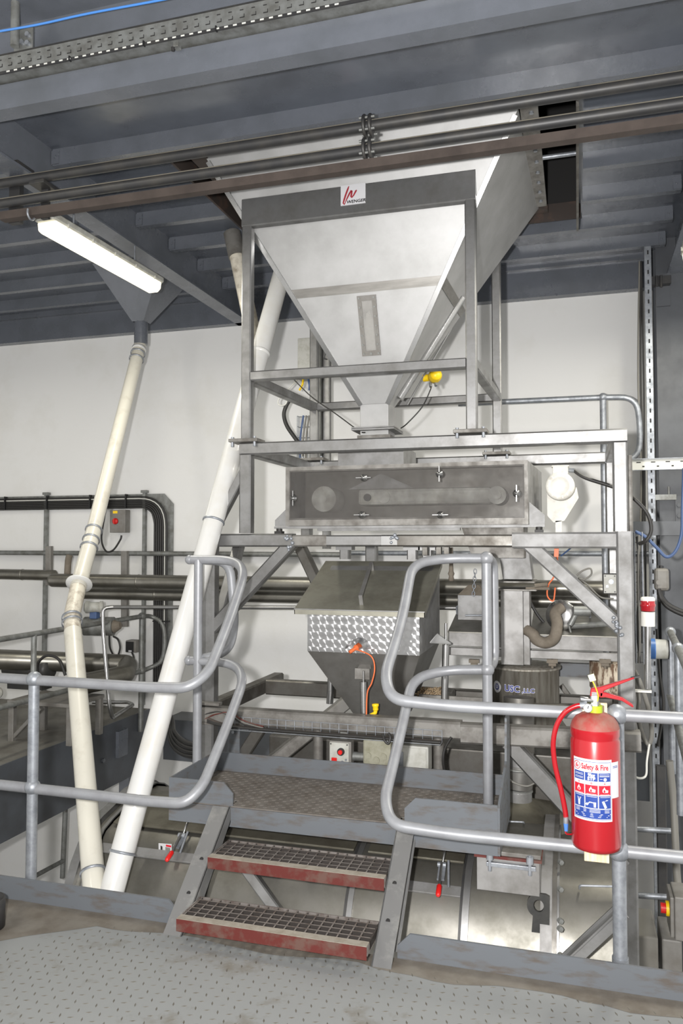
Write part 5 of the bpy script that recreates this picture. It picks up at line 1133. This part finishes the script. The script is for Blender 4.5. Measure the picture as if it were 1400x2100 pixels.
t = thing('clad_pipe', 'big shiny clad pipe making a U bend low on the left', 'pipe', P(150, 1380, 5.8))
build('pipe_length', MB().tube(fillet([P(-60, 1350, 5.5), P(150, 1358, 6.0), P(262, 1362, 6.3), P(255, 1385, 6.0), P(160, 1405, 5.6)], [0, .1, .06, .06, 0], 6), .085, 22), 'clad', t)
# lagged pipe stub
r = build('lagged_stub', MB().tube(spline([P(138, 1180, 6.3), P(140, 1150, 6.3), P(143, 1138, 6.3)]), [.03] * 16 + [.012], 12), 'hose_dust'); tag(r, 'lagged grey pipe stub pointing up from the shiny pipe at the left', 'pipe')
# isolator switch
q = P(243, 1069, WY - .1); t = thing('isolator_switch', 'grey isolator box with a red rotary knob on the wall', 'switch', q)
build('box_body', MB().box(q.x - .085, q.x + .085, WY - .12, WY - .03, q.z - .11, q.z + .11), 'grey_box', t, .005)
build('knob', MB().lathe((q.x - .02, WY - .12, q.z - .0), (0, -1, 0), [(0, 0), (.03, 0), (.03, .012), (.02, .02), (0, .02)], 20), 'red_plastic', t)
build('knob_bar', MB().box(q.x - .027, q.x - .013, WY - .152, WY - .12, q.z - .026, q.z + .026), 'red_plastic', t)
build('plate', MB().box(q.x - .05, q.x - .0, WY - .122, WY - .12, q.z + .075, q.z + .10), 'yellow', t)
cable('power_cable', [P(222, 1020, WY - .08), P(214, 1060, WY - .08), P(208, 1105, WY - .08), P(217, 1130, WY - .08), P(232, 1128, WY - .08), P(246, 1108, WY - .08), P(249, 1098, WY - .08)], .009, 'cable', 'black cable looping under the isolator box')
# flow meter
q = P(190, 1245, 6.0); t = thing('flow_meter', 'grey flow meter with round display head beside the thin white pipe', 'flow meter', q)
build('head', MB().lathe(q + V((-.05, -.04, 0)), (.9, .45, 0), [(0, 0), (.045, .0), (.052, .008), (.052, .04), (.044, .045), (.044, .12), (.052, .125), (.052, .15), (0, .16)], 24), 'pale_box', t)
build('display', MB().lathe(q + V((-.052, -.041, 0)), (-.9, -.45, 0), [(.036, 0), (.036, .003), (0, .004)], 20), 'black', t)
build('neck', MB().box(q.x - .02, q.x + .05, q.y - .02, q.y + .04, q.z - .1, q.z - .04), 'cable_blue', t, .006)
build('sensor_body', MB().cyl(q + V((-.09, .02, -.17)), q + V((.16, .08, -.17)), .082, n=24), 'galv_dull', t)
build('sensor_end', MB().cyl(q + V((.16, .08, -.17)), q + V((.22, .09, -.16)), .06, .03, n=18), 'hose_dust', t)
cable('signal_cable', [P(224, 1300, 6.2), P(226, 1330, 6.25), P(238, 1348, 6.3), P(246, 1330, 6.3), P(242, 1312, 6.3), P(232, 1305, 6.3)], .009, 'cable', 'black cable curling below the flow meter')
# small black-faced box on the rail post
q = P(268, 1326, 6.5); t = thing('sensor_box', 'small grey box with a black face beside the side platform rail post', 'electrical box', q)
build('box_body', MB().box(q.x - .055, q.x + .05, 6.5, 6.6, q.z - .055, q.z + .055), 'grey_box', t, .004)
build('box_face', MB().box(q.x - .052, q.x + .03, 6.496, 6.5, q.z - .05, q.z + .045), 'black', t)
build('face_label', MB().box(q.x - .02, q.x + .012, 6.494, 6.496, q.z - .048, q.z - .034), 'white_label', t)
cable('signal_cable', [q + V((0, .02, -.055)), P(274, 1352, 6.5), P(262, 1362, 6.5)], .008, 'cable', 'short black cable under the small black-faced box')
# work stool and motor on the side platform
q = P(60, 1440, 5.3); t = thing('work_table', 'low grey steel table on the side platform at the left', 'table', (q.x, 5.6, .066))
build('tabletop', MB().box(q.x - .25, q.x + .35, 5.35, 5.8, .36, .39), 'grey_box', t, .004)
for dx, dy in ((-.22, 5.38), (.32, 5.38), (-.22, 5.77), (.32, 5.77)): build('leg', MB().bar((q.x + dx, dy, .066), (q.x + dx, dy, .36), .05, .05), 'grey_box', t)
build('brace', MB().bar((q.x - .2, 5.38, .1), (q.x + .05, 5.38, .34), .03, .03), 'grey_box', t)
q = P(60, 1415, 5.75); t = thing('pump_motor', 'dark pump motor behind the left handrail post', 'motor', q)
build('motor_body', MB().lathe(V((q.x - .3, 5.85, .56)), (1, 0, 0), [(0, 0), (.09, .0), (.10, .02), (.10, .40), (.08, .44), (0, .44)], 24), 'dark_pipe', t)
build('motor_foot', MB().box(q.x - .25, q.x + .1, 5.78, 5.92, .39, .47), 'dark_pipe', t)
build('lead', MB().tube(spline([P(77, 1382, 5.7), P(78, 1360, 5.7), P(95, 1345, 5.7), P(120, 1352, 5.7), P(134, 1385, 5.7)]), .012, 8), 'cable', t)
build('valve_wheel', MB().lathe(P(-5, 1420, 5.5), (.3, -1, 0), [(0, 0), (.04, 0), (.05, .01), (.05, .04), (0, .05)], 20), 'pale_box', t)
# rust-brown curved duct at lower left edge (kerb of the walkway)
q = PZ(-16, 1880, .05); r = build('bucket', MB().lathe((q.x - .03, q.y, 0), (0, 0, 1), [(0, 0), (.075, .0), (.075, .12), (.068, .125), (.068, .11), (0, .11)], 30), 'dark_pipe'); tag(r, 'round dark rim of a bucket at the left edge of the walkway', 'bucket')

# ================================================================ BEHIND THE HOPPER FRAME: wall services
q = P(630, 720, 6.0); r = thing('wall_box', 'tall narrow grey cable box behind the left of the hopper frame', 'electrical box', q)
p0, p1 = P(610, 694, 6.0), P(655, 775, 6.0)
build('box_body', MB().box(p0.x, p1.x - .08, 6.0, 6.1, p1.z, p0.z), 'pale_box', r, .004); build('box_side', MB().box(p1.x - .08, p1.x, 6.02, 6.12, p1.z - .9, p0.z + .12), 'galv_dull', r)
build('strut', MB().bar((p1.x + .03, 6.1, 1.6), (p1.x + .03, 6.1, p0.z + .2), .06, .06), 'steel_tube', r)
for k, (mt, lab, x0_, x1_) in enumerate((('cable', 'thick black cable bowing out left of the tall wall box', 600, 583), ('yellow', 'yellow earth wire hanging out of the tall wall box', 622, 614), ('cable_blue', 'blue wire hanging out of the tall wall box', 630, 634))):
    if k == 0: cable('power_cable', [P(600, 812, 6.0), P(588, 830, 6.0), P(582, 850, 6.0), P(588, 873, 6.0), P(604, 897, 6.0), P(615, 912, 6.0)], .017, mt, lab)
    else: cable('power_cable', [P(x0_, 772, 6.0), P((x0_ + x1_) / 2 + 2, 788, 5.98), P(x1_, 800, 6.0)], .009, mt, lab)
cable('signal_cable', [P(616, 772, 6.02), P(594, 795, 5.95), P(572, 818, 5.9), P(572, 830, 5.9), P(584, 830, 5.9), P(590, 818, 5.9)], .006, 'cable_white', 'white wire loop left of the tall wall box')
def wire_tray(name, label, p0, dx, dz, dy, nx, nz, mt='galv', wr=.003):
    """basket of welded wire: U of long wires along Z with cross hoops"""
    t = thing(name, label, 'cable tray', p0)
    lw = build('long_wire', MB().cyl(p0, p0 + V((0, 0, dz)), wr, n=6), mt, t)
    for i in range(1, nx + 1): dup(lw, (dx * i / nx, 0, 0))
    for s_ in (0, dx): dup(lw, (s_, -dy, 0)); dup(lw, (s_, -dy / 2, 0))
    hoop = build('cross_wire', MB().tube([p0 + V((0, -dy, 0)), p0, p0 + V((dx, 0, 0)), p0 + V((dx, -dy, 0))], wr, 6), mt, t)
    for i in range(1, nz + 1): dup(hoop, (0, 0, dz * i / nz))
    return t
q = P(609, 940, 6.0); wire_tray('wire_basket_tray', 'short wire basket tray with thin cables below the tall wall box', V((q.x, 6.05, q.z)), .11, P(609, 853, 6.0).z - q.z, .05, 3, 4)
for k, (px, mt, lab) in enumerate(((616, 'cable_blue', 'blue cable in the short wire basket behind the hopper frame'), (622, 'cable_grey', 'left grey cable in the short wire basket behind the hopper frame'), (628, 'cable_grey', 'right grey cable in the short wire basket behind the hopper frame'))):
    cable('signal_cable', [P(px + 6, 852, 6.02), P(px, 895, 6.02), P(px - 1, 945, 6.02)], .008, mt, lab)
r = build('conduit_drop', MB().tube(fillet([V((P(655, 775, 6.0).x, 6.12, P(640, 815, 6.12).z)), P(664, 818, 6.15), P(664, 960, 6.15)], .06, 5), .028, 12), 'galv'); tag(r, 'galvanised conduit dropping behind the hopper frame', 'pipe')

# rear handrail at the right
t = thing('handrail', 'galvanised handrail with rounded end on the wall right of the hopper', 'handrail', (.2, 6.3, .6))
build('rail', MB().tube(fillet([(-.9, 6.3, 2.762), (.2, 6.3, 2.755), (.44, 6.3, 2.745), (.465, 6.3, 2.5), (.45, 6.3, 2.28), (.2, 6.3, 2.235)], [0, .01, .16, .1, .14, 0], 6), .022, 14), 'galv', t)
build('post', MB().cyl((.2, 6.3, .6), (.2, 6.3, 2.755), .024, n=14), 'galv', t)
build('ball_joint', MB().sphere((.2, 6.3, 2.756), .034, 14), 'galv', t)

# ================================================================ RIGHT BACKGROUND
t = thing('slotted_strut', 'tall white slotted cable strut beside the grey column', 'cable tray', P(1340, 1900, 6.3))
a, b = P(1321, 508, 6.3), P(1341, 1000, 6.3); xs = (a.x + b.x) / 2; zt_ = a.z
build('strut_body', MB().box(xs - .022, xs + .022, 6.28, 6.284, -1.3, zt_).box(xs - .024, xs - .022, 6.28, 6.33, -1.3, zt_).box(xs + .022, xs + .024, 6.28, 6.33, -1.3, zt_), 'galv', t)
sb = build('slot', MB().box(xs - .004, xs + .006, 6.277, 6.28, zt_ - .06, zt_ - .03), 'dark_gap', t)
for k in range(1, 66): dup(sb, (0, 0, -k * .075))
for k in range(3): build('strapped_cable', MB().tube(spline([(xs - .045 - k * .006, 6.3, zt_ - .1), (xs - .04 - k * .02, 6.3, 2.9), (xs - .045 - k * .012, 6.3, 2.2), (xs - .05 - k * .02, 6.3, 1.5), (xs - .05 - k * .03, 6.3, .9)]), .007, 6), 'cable' if k < 2 else 'cable_grey', t)
# horizontal white tray piece
t = thing('cable_tray', 'white perforated tray crossing in front of the grey column', 'cable tray', P(1345, 958, 6.2))
a, b = P(1296, 962, 6.2), P(1420, 940, 6.2)
build('tray_side', MB().box(a.x, b.x + .3, 6.2, 6.205, a.z - .01, b.z + .005), 'cable_white', t)
build('tray_lip', MB().box(a.x, b.x + .3, 6.18, 6.2, b.z + .003, b.z + .008).box(a.x, b.x + .3, 6.18, 6.2, a.z - .012, a.z - .008), 'galv', t)
zz = (a.z + b.z) / 2 
sb = build('slot', MB().box(a.x + .03, a.x + .06, 6.197, 6.2, zz + .012, zz + .018).box(a.x + .07, a.x + .085, 6.197, 6.2, zz - .02, zz - .012), 'dark_gap', t)
for k in range(1, 6): dup(sb, (k * .1, 0, 0))
r = build('cross_rail', MB().box(.3, 1.6, 6.05, 6.14, 1.70, 1.80), 'column_paint'); tag(r, 'grey flat rail crossing in front of the column at frame-top height', 'rail')
# cable clamp on the column
q = P(1365, 1020, 6.35); r = build('pipe_clamp', MB().box(q.x - .09, q.x + .07, 6.32, 6.38, q.z - .02, q.z + .02).cyl((q.x + .02, 6.35, q.z), (q.x + .02, 6.35, q.z + .08), .008, n=8), 'galv_dull'); tag(r, 'steel strut clamp on the face of the grey column', 'bracket')
q = P(1325, 578, 6.35); r = build('beam_clamp', MB().box(q.x, q.x + .17, 6.33, 6.40, q.z - .03, q.z + .03).cyl((q.x + .07, 6.32, q.z - .05), (q.x + .07, 6.32, q.z + .03), .01, n=8).cyl((q.x + .10, 6.32, q.z - .06), (q.x + .10, 6.32, q.z + .03), .01, n=8), 'dark_pipe'); tag(r, 'dark beam clamp at the top of the grey column', 'bracket')
# wire basket tray down the right frame post
q = P(1303, 1358, 4.85); wire_tray('wire_basket_tray', 'long wire basket tray running down beside the right frame post', q, P(1319, 1358, 4.85).x - q.x, P(1303, 1092, 4.85).z - q.z, .06, 2, 13)
cable('signal_cable', [P(1310, 1095, 4.84), P(1308, 1200, 4.84), P(1311, 1300, 4.84), P(1309, 1360, 4.84)], .007, 'cable_grey', 'grey cable inside the long wire basket tray')
cable('signal_cable', [P(1305, 1100, 4.84), P(1313, 1180, 4.84), P(1306, 1280, 4.84), P(1312, 1360, 4.84)], .006, 'cable', 'black cable inside the long wire basket tray')
cable('power_cable', [P(1302, 1090, 4.8), P(1322, 1100, 4.8), P(1345, 1122, 4.8), P(1366, 1142, 4.8), P(1385, 1130, 4.8), P(1397, 1095, 4.8), P(1399, 1040, 4.8), P(1402, 960, 4.8)], .009, 'cable_blue', 'blue hose hanging in a loop at the right edge of the picture', 'hose')
# beacon on a chrome pole
q = P(1327, 1400, 4.55); t = thing('beacon_lamp', 'warning beacon with red lens on a chrome pole right of the frame', 'lamp', q)
c0 = P(1327, 1412, 4.55); c1 = P(1328, 1284, 4.55); c2 = P(1328, 1253, 4.55); c3 = P(1328, 1224, 4.55)
build('pole', MB().cyl(c0, c1, .016, n=18), 'polished', t)
build('beacon_base', MB().cyl(c1, c2 - V((0, 0, .004)), .036, n=24), 'white_plastic', t)
build('lens', MB().lathe(c2, (0, 0, 1), [(.034, 0), (.037, .004), (.037, .022), (.04, .026), (.04, .036), (.037, .04), (.037, .055)], 26), 'lens_red', t)
build('beacon_cap', MB().lathe(c2 + V((0, 0, .055)), (0, 0, 1), [(.037, 0), (.037, .012), (.03, .02), (0, .022)], 24), 'white_plastic', t)
build('pole_bracket', MB().box(c0.x - .09, c0.x + .02, c0.y - .015, c0.y + .015, c0.z - .02, c0.z - .008).box(c0.x - .10, c0.x - .09, c0.y - .015, c0.y + .015, c0.z - .02, c0.z + .09), 'white_plastic', t)
# blue-banded horn
q = P(1350, 1331, 5.2); t = thing('wall_socket', 'grey and blue round socket beside the beacon pole', 'socket', q)
build('socket_ring', MB().cyl(q + V((-.05, 0, 0)), q + V((-.02, 0, 0)), .062, n=26), 'blue_plastic', t)
build('socket_body', MB().cyl(q + V((-.02, 0, 0)), q + V((.05, .0, 0)), .060, .058, n=26), 'pale_box', t)
build('socket_cap', MB().cyl(q + V((.05, 0, 0)), q + V((.056, 0, 0)), .06, n=26), 'rubber', t)
# round dull junction box on the column
q = P(1355, 1188, 6.1); t = thing('junction_box', 'round-cornered drab junction box mounted on the white slotted strut', 'electrical box', q)
build('box_body', MB().box(q.x - .045, q.x + .05, 6.05, 6.15, q.z - .08, q.z + .08), 'grey_box', t, .02)
build('screw', MB().cyl((q.x - .02, 6.05, q.z - .02), (q.x - .02, 6.043, q.z - .02), .018, n=14), 'grey_box', t)
for dx in (-.01, .01): build('gland', MB().cyl((q.x + dx - .01, 6.09, q.z - .08), (q.x + dx - .01, 6.09, q.z - .11), .012, n=8).cyl((q.x + dx - .01, 6.09, q.z + .08), (q.x + dx - .01, 6.09, q.z + .10), .009, n=8), 'dark_pipe', t)
for k, lab in enumerate(('upper thick black cable leaving the drab junction box', 'lower thick black cable leaving the drab junction box')):
    cable('power_cable', [P(1350, 1208 + k * 2, 6.05), P(1356, 1226 + k * 4, 6.05), P(1372, 1242 + k * 5, 6.05), P(1405, 1256 + k * 6, 6.05), P(1440, 1260 + k * 6, 6.05)], .015, 'cable', lab)
# hanging flex below the beacon
cable('power_cable', [P(1300, 1375, 4.7), P(1312, 1400, 4.7), P(1328, 1450, 4.7), P(1336, 1500, 4.7), P(1330, 1526, 4.7), P(1318, 1510, 4.7), P(1308, 1470, 4.7), P(1310, 1430, 4.7), P(1300, 1390, 4.72)], .012, 'cable_grey', 'grey-brown flexible conduit hanging in a loop below the beacon')
cable('power_cable', [V((xs + .02, 6.27, P(1346, 1290, 6.27).z)), P(1352, 1380, 6.25), P(1360, 1450, 6.25), P(1348, 1530, 6.27)], .010, 'cable', 'black cable dropping between the beacon pole and the rear guard rail')
cable('signal_cable', [P(1332, 1520, 4.7), P(1326, 1560, 4.66), P(1324, 1590, 4.64), P(1310, 1596, 4.62), P(1292, 1588, 4.62)], .006, 'cable_white', 'thin white cable low beside the frame post at the right')
# side guard rail at right edge
t = thing('handrail', 'galvanised guard rail with two posts at the far right edge', 'handrail', P(1372, 1620, 5.0))
for px, y0, y1, Yy in ((1374, 1296, 1585, 5.2), (1390, 1330, 1670, 4.5)):
    a, b = P(px, y0, Yy), P(px - 6, y1, Yy); build('post', MB().cyl((a.x, Yy, b.z), (a.x, Yy, a.z), .021, n=14), 'galv', t)
    build('ball_joint', MB().sphere((a.x, Yy, a.z), .032, 14), 'galv', t)
for y0, y1 in ((1296, 1330), (1430, 1490)):
    a, b = P(1374, y0, 5.2), P(1390, y1, 4.5); d = (b - a); build('rail', MB().cyl(a - d * .05, b + d * 1.2, .02, n=14), 'galv_dull', t)
# lower right corner: dark panel posts, conduits, control box, plinth
r = build('frame_leg', MB().bar((P(1290, 1600, 4.6).x, 4.62, -1.7), (P(1290, 1600, 4.6).x, 4.62, P(1290, 1515, 4.6).z), .07, .07).box(P(1268, 1600, 4.6).x, P(1312, 1600, 4.6).x, 4.58, 4.66, P(1290, 1515, 4.6).z, P(1290, 1505, 4.6).z), 'galv_dull'); tag(r, 'grey floor leg with a top plate right of the extinguisher', 'post')
for y, lab in ((1700, 'upper short galvanised conduit low at the right edge'), (1836, 'lower short galvanised conduit low at the right edge')):
    a, b = P(1305, y, 5.0), P(1376, y + 4, 5.0); r = build('conduit_stub', MB().cyl(a, b, .017, n=12), 'galv'); tag(r, lab, 'pipe')
cable('power_cable', [P(1372, 1560, 4.9), P(1380, 1640, 4.9), P(1384, 1720, 4.85), P(1388, 1800, 4.8), P(1394, 1840, 4.7)], .02, 'cable_grey', 'thick dusty flexible conduit running down to the control box at lower right', n=12)
q = P(1385, 1868, 4.5); t = thing('control_box', 'grey control box with red and yellow emergency knob at the lower right edge', 'switch', q)
build('box_body', MB().box(q.x - .01, q.x + .22, 4.45, 4.65, q.z - .13, q.z + .09), 'grey_box', t, .006)
build('box_lid', MB().box(q.x - .03, q.x - .01, 4.46, 4.64, q.z - .12, q.z + .08), 'grey_box', t, .004)
build('knob_ring', MB().cyl((q.x - .045, 4.53, q.z - .005), (q.x - .03, 4.53, q.z - .005), .038, n=20), 'yellow', t)
build('knob', MB().cyl((q.x - .07, 4.53, q.z - .005), (q.x - .045, 4.53, q.z - .005), .026, n=18), 'red_plastic', t)
a, b = P(1305, 1910, 4.6), P(1350, 1975, 4.6)
r = build('plinth_block', MB().box(a.x, b.x, 4.6, 4.95, b.z - .12, a.z - .02), 'concrete', None, .01); tag(r, 'dusty concrete plinth block at the lower right corner', 'block')
r = build('plinth_block', MB().box(b.x + .02, b.x + .12, 4.62, 4.9, b.z - .12, a.z - .03), 'grey_box', None, .01); tag(r, 'narrow grey block beside the concrete plinth at the lower right', 'block')
r = build('frame_leg', MB().bar((P(1356, 1700, 5.6).x, 5.6, -1.7), (P(1356, 1700, 5.6).x, 5.6, P(1356, 1570, 5.6).z), .06, .05), 'dark_pipe'); tag(r, 'dark slender post behind the conduits low at the right', 'post')

# ================================================================ BELOW THE BASE BEAM
def wire_tray_x(label, p0, dx, dz, dy, nx):
    t = thing('wire_basket_tray', label, 'cable tray', p0); wr = .0022
    lw = build('long_wire', MB().cyl(p0, p0 + V((dx, 0, 0)), wr, n=6), 'galv', t)
    for o in ((0, 0, dz), (0, 0, dz / 2), (0, -dy, 0), (0, -dy * .5, 0)): dup(lw, o)
    h = build('cross_wire', MB().tube([p0 + V((0, 0, dz)), p0, p0 + V((0, -dy, 0))], wr, 5), 'galv', t)
    for i in range(1, nx + 1): dup(h, (dx * i / nx, 0, 0))
    for i in range(3): build('tray_cable', MB().tube(spline([p0 + V((-.12, .0, .04 - i * .01)), p0 + V((.05, -.015 - i * .012, .012)), p0 + V((dx * .4, -.02 - i * .012, .008)), p0 + V((dx, -.02 - i * .012, .008))]), .007, 6), 'cable' if i else 'rust_angle', t)
    return t
a, b = P(462, 1490, 4.17), P(905, 1512, 4.17); wire_tray_x('wire basket cable tray along the base beam below the small hopper', V((a.x, 4.185, .592)), b.x - a.x, .06, .06, 24)
# push-button station
q = P(697, 1549, 4.14); t = thing('push_button_station', 'grey push button box with red knob and red switch under the base beam', 'switch', q)
build('box_body', MB().box(q.x - .062, q.x + .062, 4.14, 4.20, q.z - .07, q.z + .075), 'grey_box', t, .005)
build('face_plate', MB().box(q.x - .058, q.x + .05, 4.134, 4.14, q.z - .06, q.z + .068), 'pale_box', t, .003)
build('selector_ring', MB().cyl((q.x + .008, 4.134, q.z + .022), (q.x + .008, 4.122, q.z + .022), .020, n=20), 'black', t)
build('selector_knob', MB().cyl((q.x + .008, 4.122, q.z + .022), (q.x + .008, 4.112, q.z + .022), .012, n=16), 'red_plastic', t)
build('rocker_switch', MB().box(q.x - .045, q.x - .015, 4.126, 4.134, q.z - .045, q.z - .012), 'red_plastic', t, .002)
build('dial', MB().cyl((q.x + .015, 4.134, q.z - .035), (q.x + .015, 4.129, q.z - .035), .010, n=14).cyl((q.x + .035, 4.134, q.z - .02), (q.x + .035, 4.130, q.z - .02), .006, n=10), 'galv', t)
for dx, dz in ((-.05, .06), (.042, .06), (-.05, -.052), (.042, -.052)): build('screw', MB().cyl((q.x + dx, 4.134, q.z + dz), (q.x + dx, 4.131, q.z + dz), .004, n=8), 'dark_pipe', t)
build('mount_strut', MB().box(q.x - .02, q.x + .02, 4.21, 4.25, q.z, .61), 'galv_dull', t)
q = P(774, 1550, 4.16); t = thing('junction_box', 'mossy dirty junction box with round knockouts under the base beam', 'electrical box', q)
build('box_body', MB().box(q.x - .08, q.x + .075, 4.15, 4.24, q.z - .085, q.z + .085), 'mossy_box', t, .012)
for dx, dz in ((-.05, .0), (-.005, -.02), (.035, .0)): build('knockout', MB().cyl((q.x + dx, 4.15, q.z + dz), (q.x + dx, 4.144, q.z + dz), .018, n=16), 'mossy_box', t)
build('box_tag', MB().box(q.x - .02, q.x + .02, 4.147, 4.15, q.z - .072, q.z - .06), 'yellow', t)
build('cross_tube', MB().cyl((q.x - .18, 4.19, q.z - .02), (q.x - .08, 4.19, q.z - .02), .024, n=14), 'galv_dull', t)
q = P(845, 1557, 4.16); t = thing('junction_box', 'pale dusty junction box under the base beam beside the handrail loop', 'electrical box', q)
build('box_body', MB().box(q.x - .088, q.x + .088, 4.15, 4.26, q.z - .07, q.z + .072), 'pale_box', t, .008)
build('box_lid', MB().box(q.x - .078, q.x + .078, 4.143, 4.15, q.z - .06, q.z + .062), 'pale_box', t, .003)
build('hinge', MB().box(q.x - .07, q.x - .045, 4.138, 4.143, q.z - .04, q.z + .04), 'galv', t)
cable('signal_cable', [P(785, 1505, 4.14), P(788, 1518, 4.12), P(796, 1525, 4.12), P(800, 1512, 4.13), P(796, 1504, 4.14)], .007, 'cable', 'small black cable loop above the mossy junction box')
cable('signal_cable', [P(925, 1512, 4.16), P(912, 1535, 4.16), P(908, 1560, 4.16), P(912, 1588, 4.18)], .007, 'cable', 'black cable hanging right of the pale junction box')
for px, lab in ((651, 'round steel leg under the base beam left of the push button box'), (898, 'round steel leg under the base beam right of the pale junction box')):
    q = P(px, 1550, 4.27); r = build('support_pole', MB().cyl((q.x, 4.28, .1), (q.x, 4.28, .60), .028, n=16), 'dusty_steel'); tag(r, lab, 'post')
# dark machine bed and grain tray behind, pipe in front of the drum
r = build('machine_bed', MB().box(-1.9, .1, 4.75, 5.3, .15, .42), 'steel_dark', None, .01); tag(r, 'dark steel machine bed behind the base beam', 'machine')
r = build('grain_tray', MB().box(P(860, 1430, 4.6).x, P(915, 1430, 4.6).x, 4.6, 4.95, .70, .74).box(P(860, 1430, 4.6).x, P(1000, 1430, 4.6).x, 4.58, 4.60, .68, .76), 'dusty_steel'); tag(r, 'shallow steel tray of spilled grain behind the handrail loop', 'tray')
gq = P(885, 1422, 4.75); g = MB()
for k in range(260):
    c = V((gq.x + random.uniform(-.08, .08), 4.75 + random.uniform(-.14, .14), .742 + random.uniform(0, .012))); g.sphere(c, random.uniform(.004, .007), 6)
r = build('spilled_grain', g, 'grain', None, fix=False); tag(r, 'loose heap of pale grain on the steel tray behind the handrail', 'grain', kind='stuff')
r = build('round_bar', MB().cyl(P(880, 1447, 4.5), P(1180, 1452, 4.5), .024, n=14), 'steel_dark'); tag(r, 'dark round bar crossing low in front of the lettered drum', 'bar')
r = build('wall_ledge', MB().box(-3.6, .5, 6.45, WY - .01, -.30, .06), 'shade_paint', None); tag(r, 'grey steel ledge at the foot of the white wall behind the frame', 'ledge', kind='structure')
r = build('strut_brace', MB().bar(P(1150, 1405, 5.3), P(1190, 1460, 5.3), .04, .03), 'steel_dark'); tag(r, 'slim dark brace right of the lettered drum', 'strut')
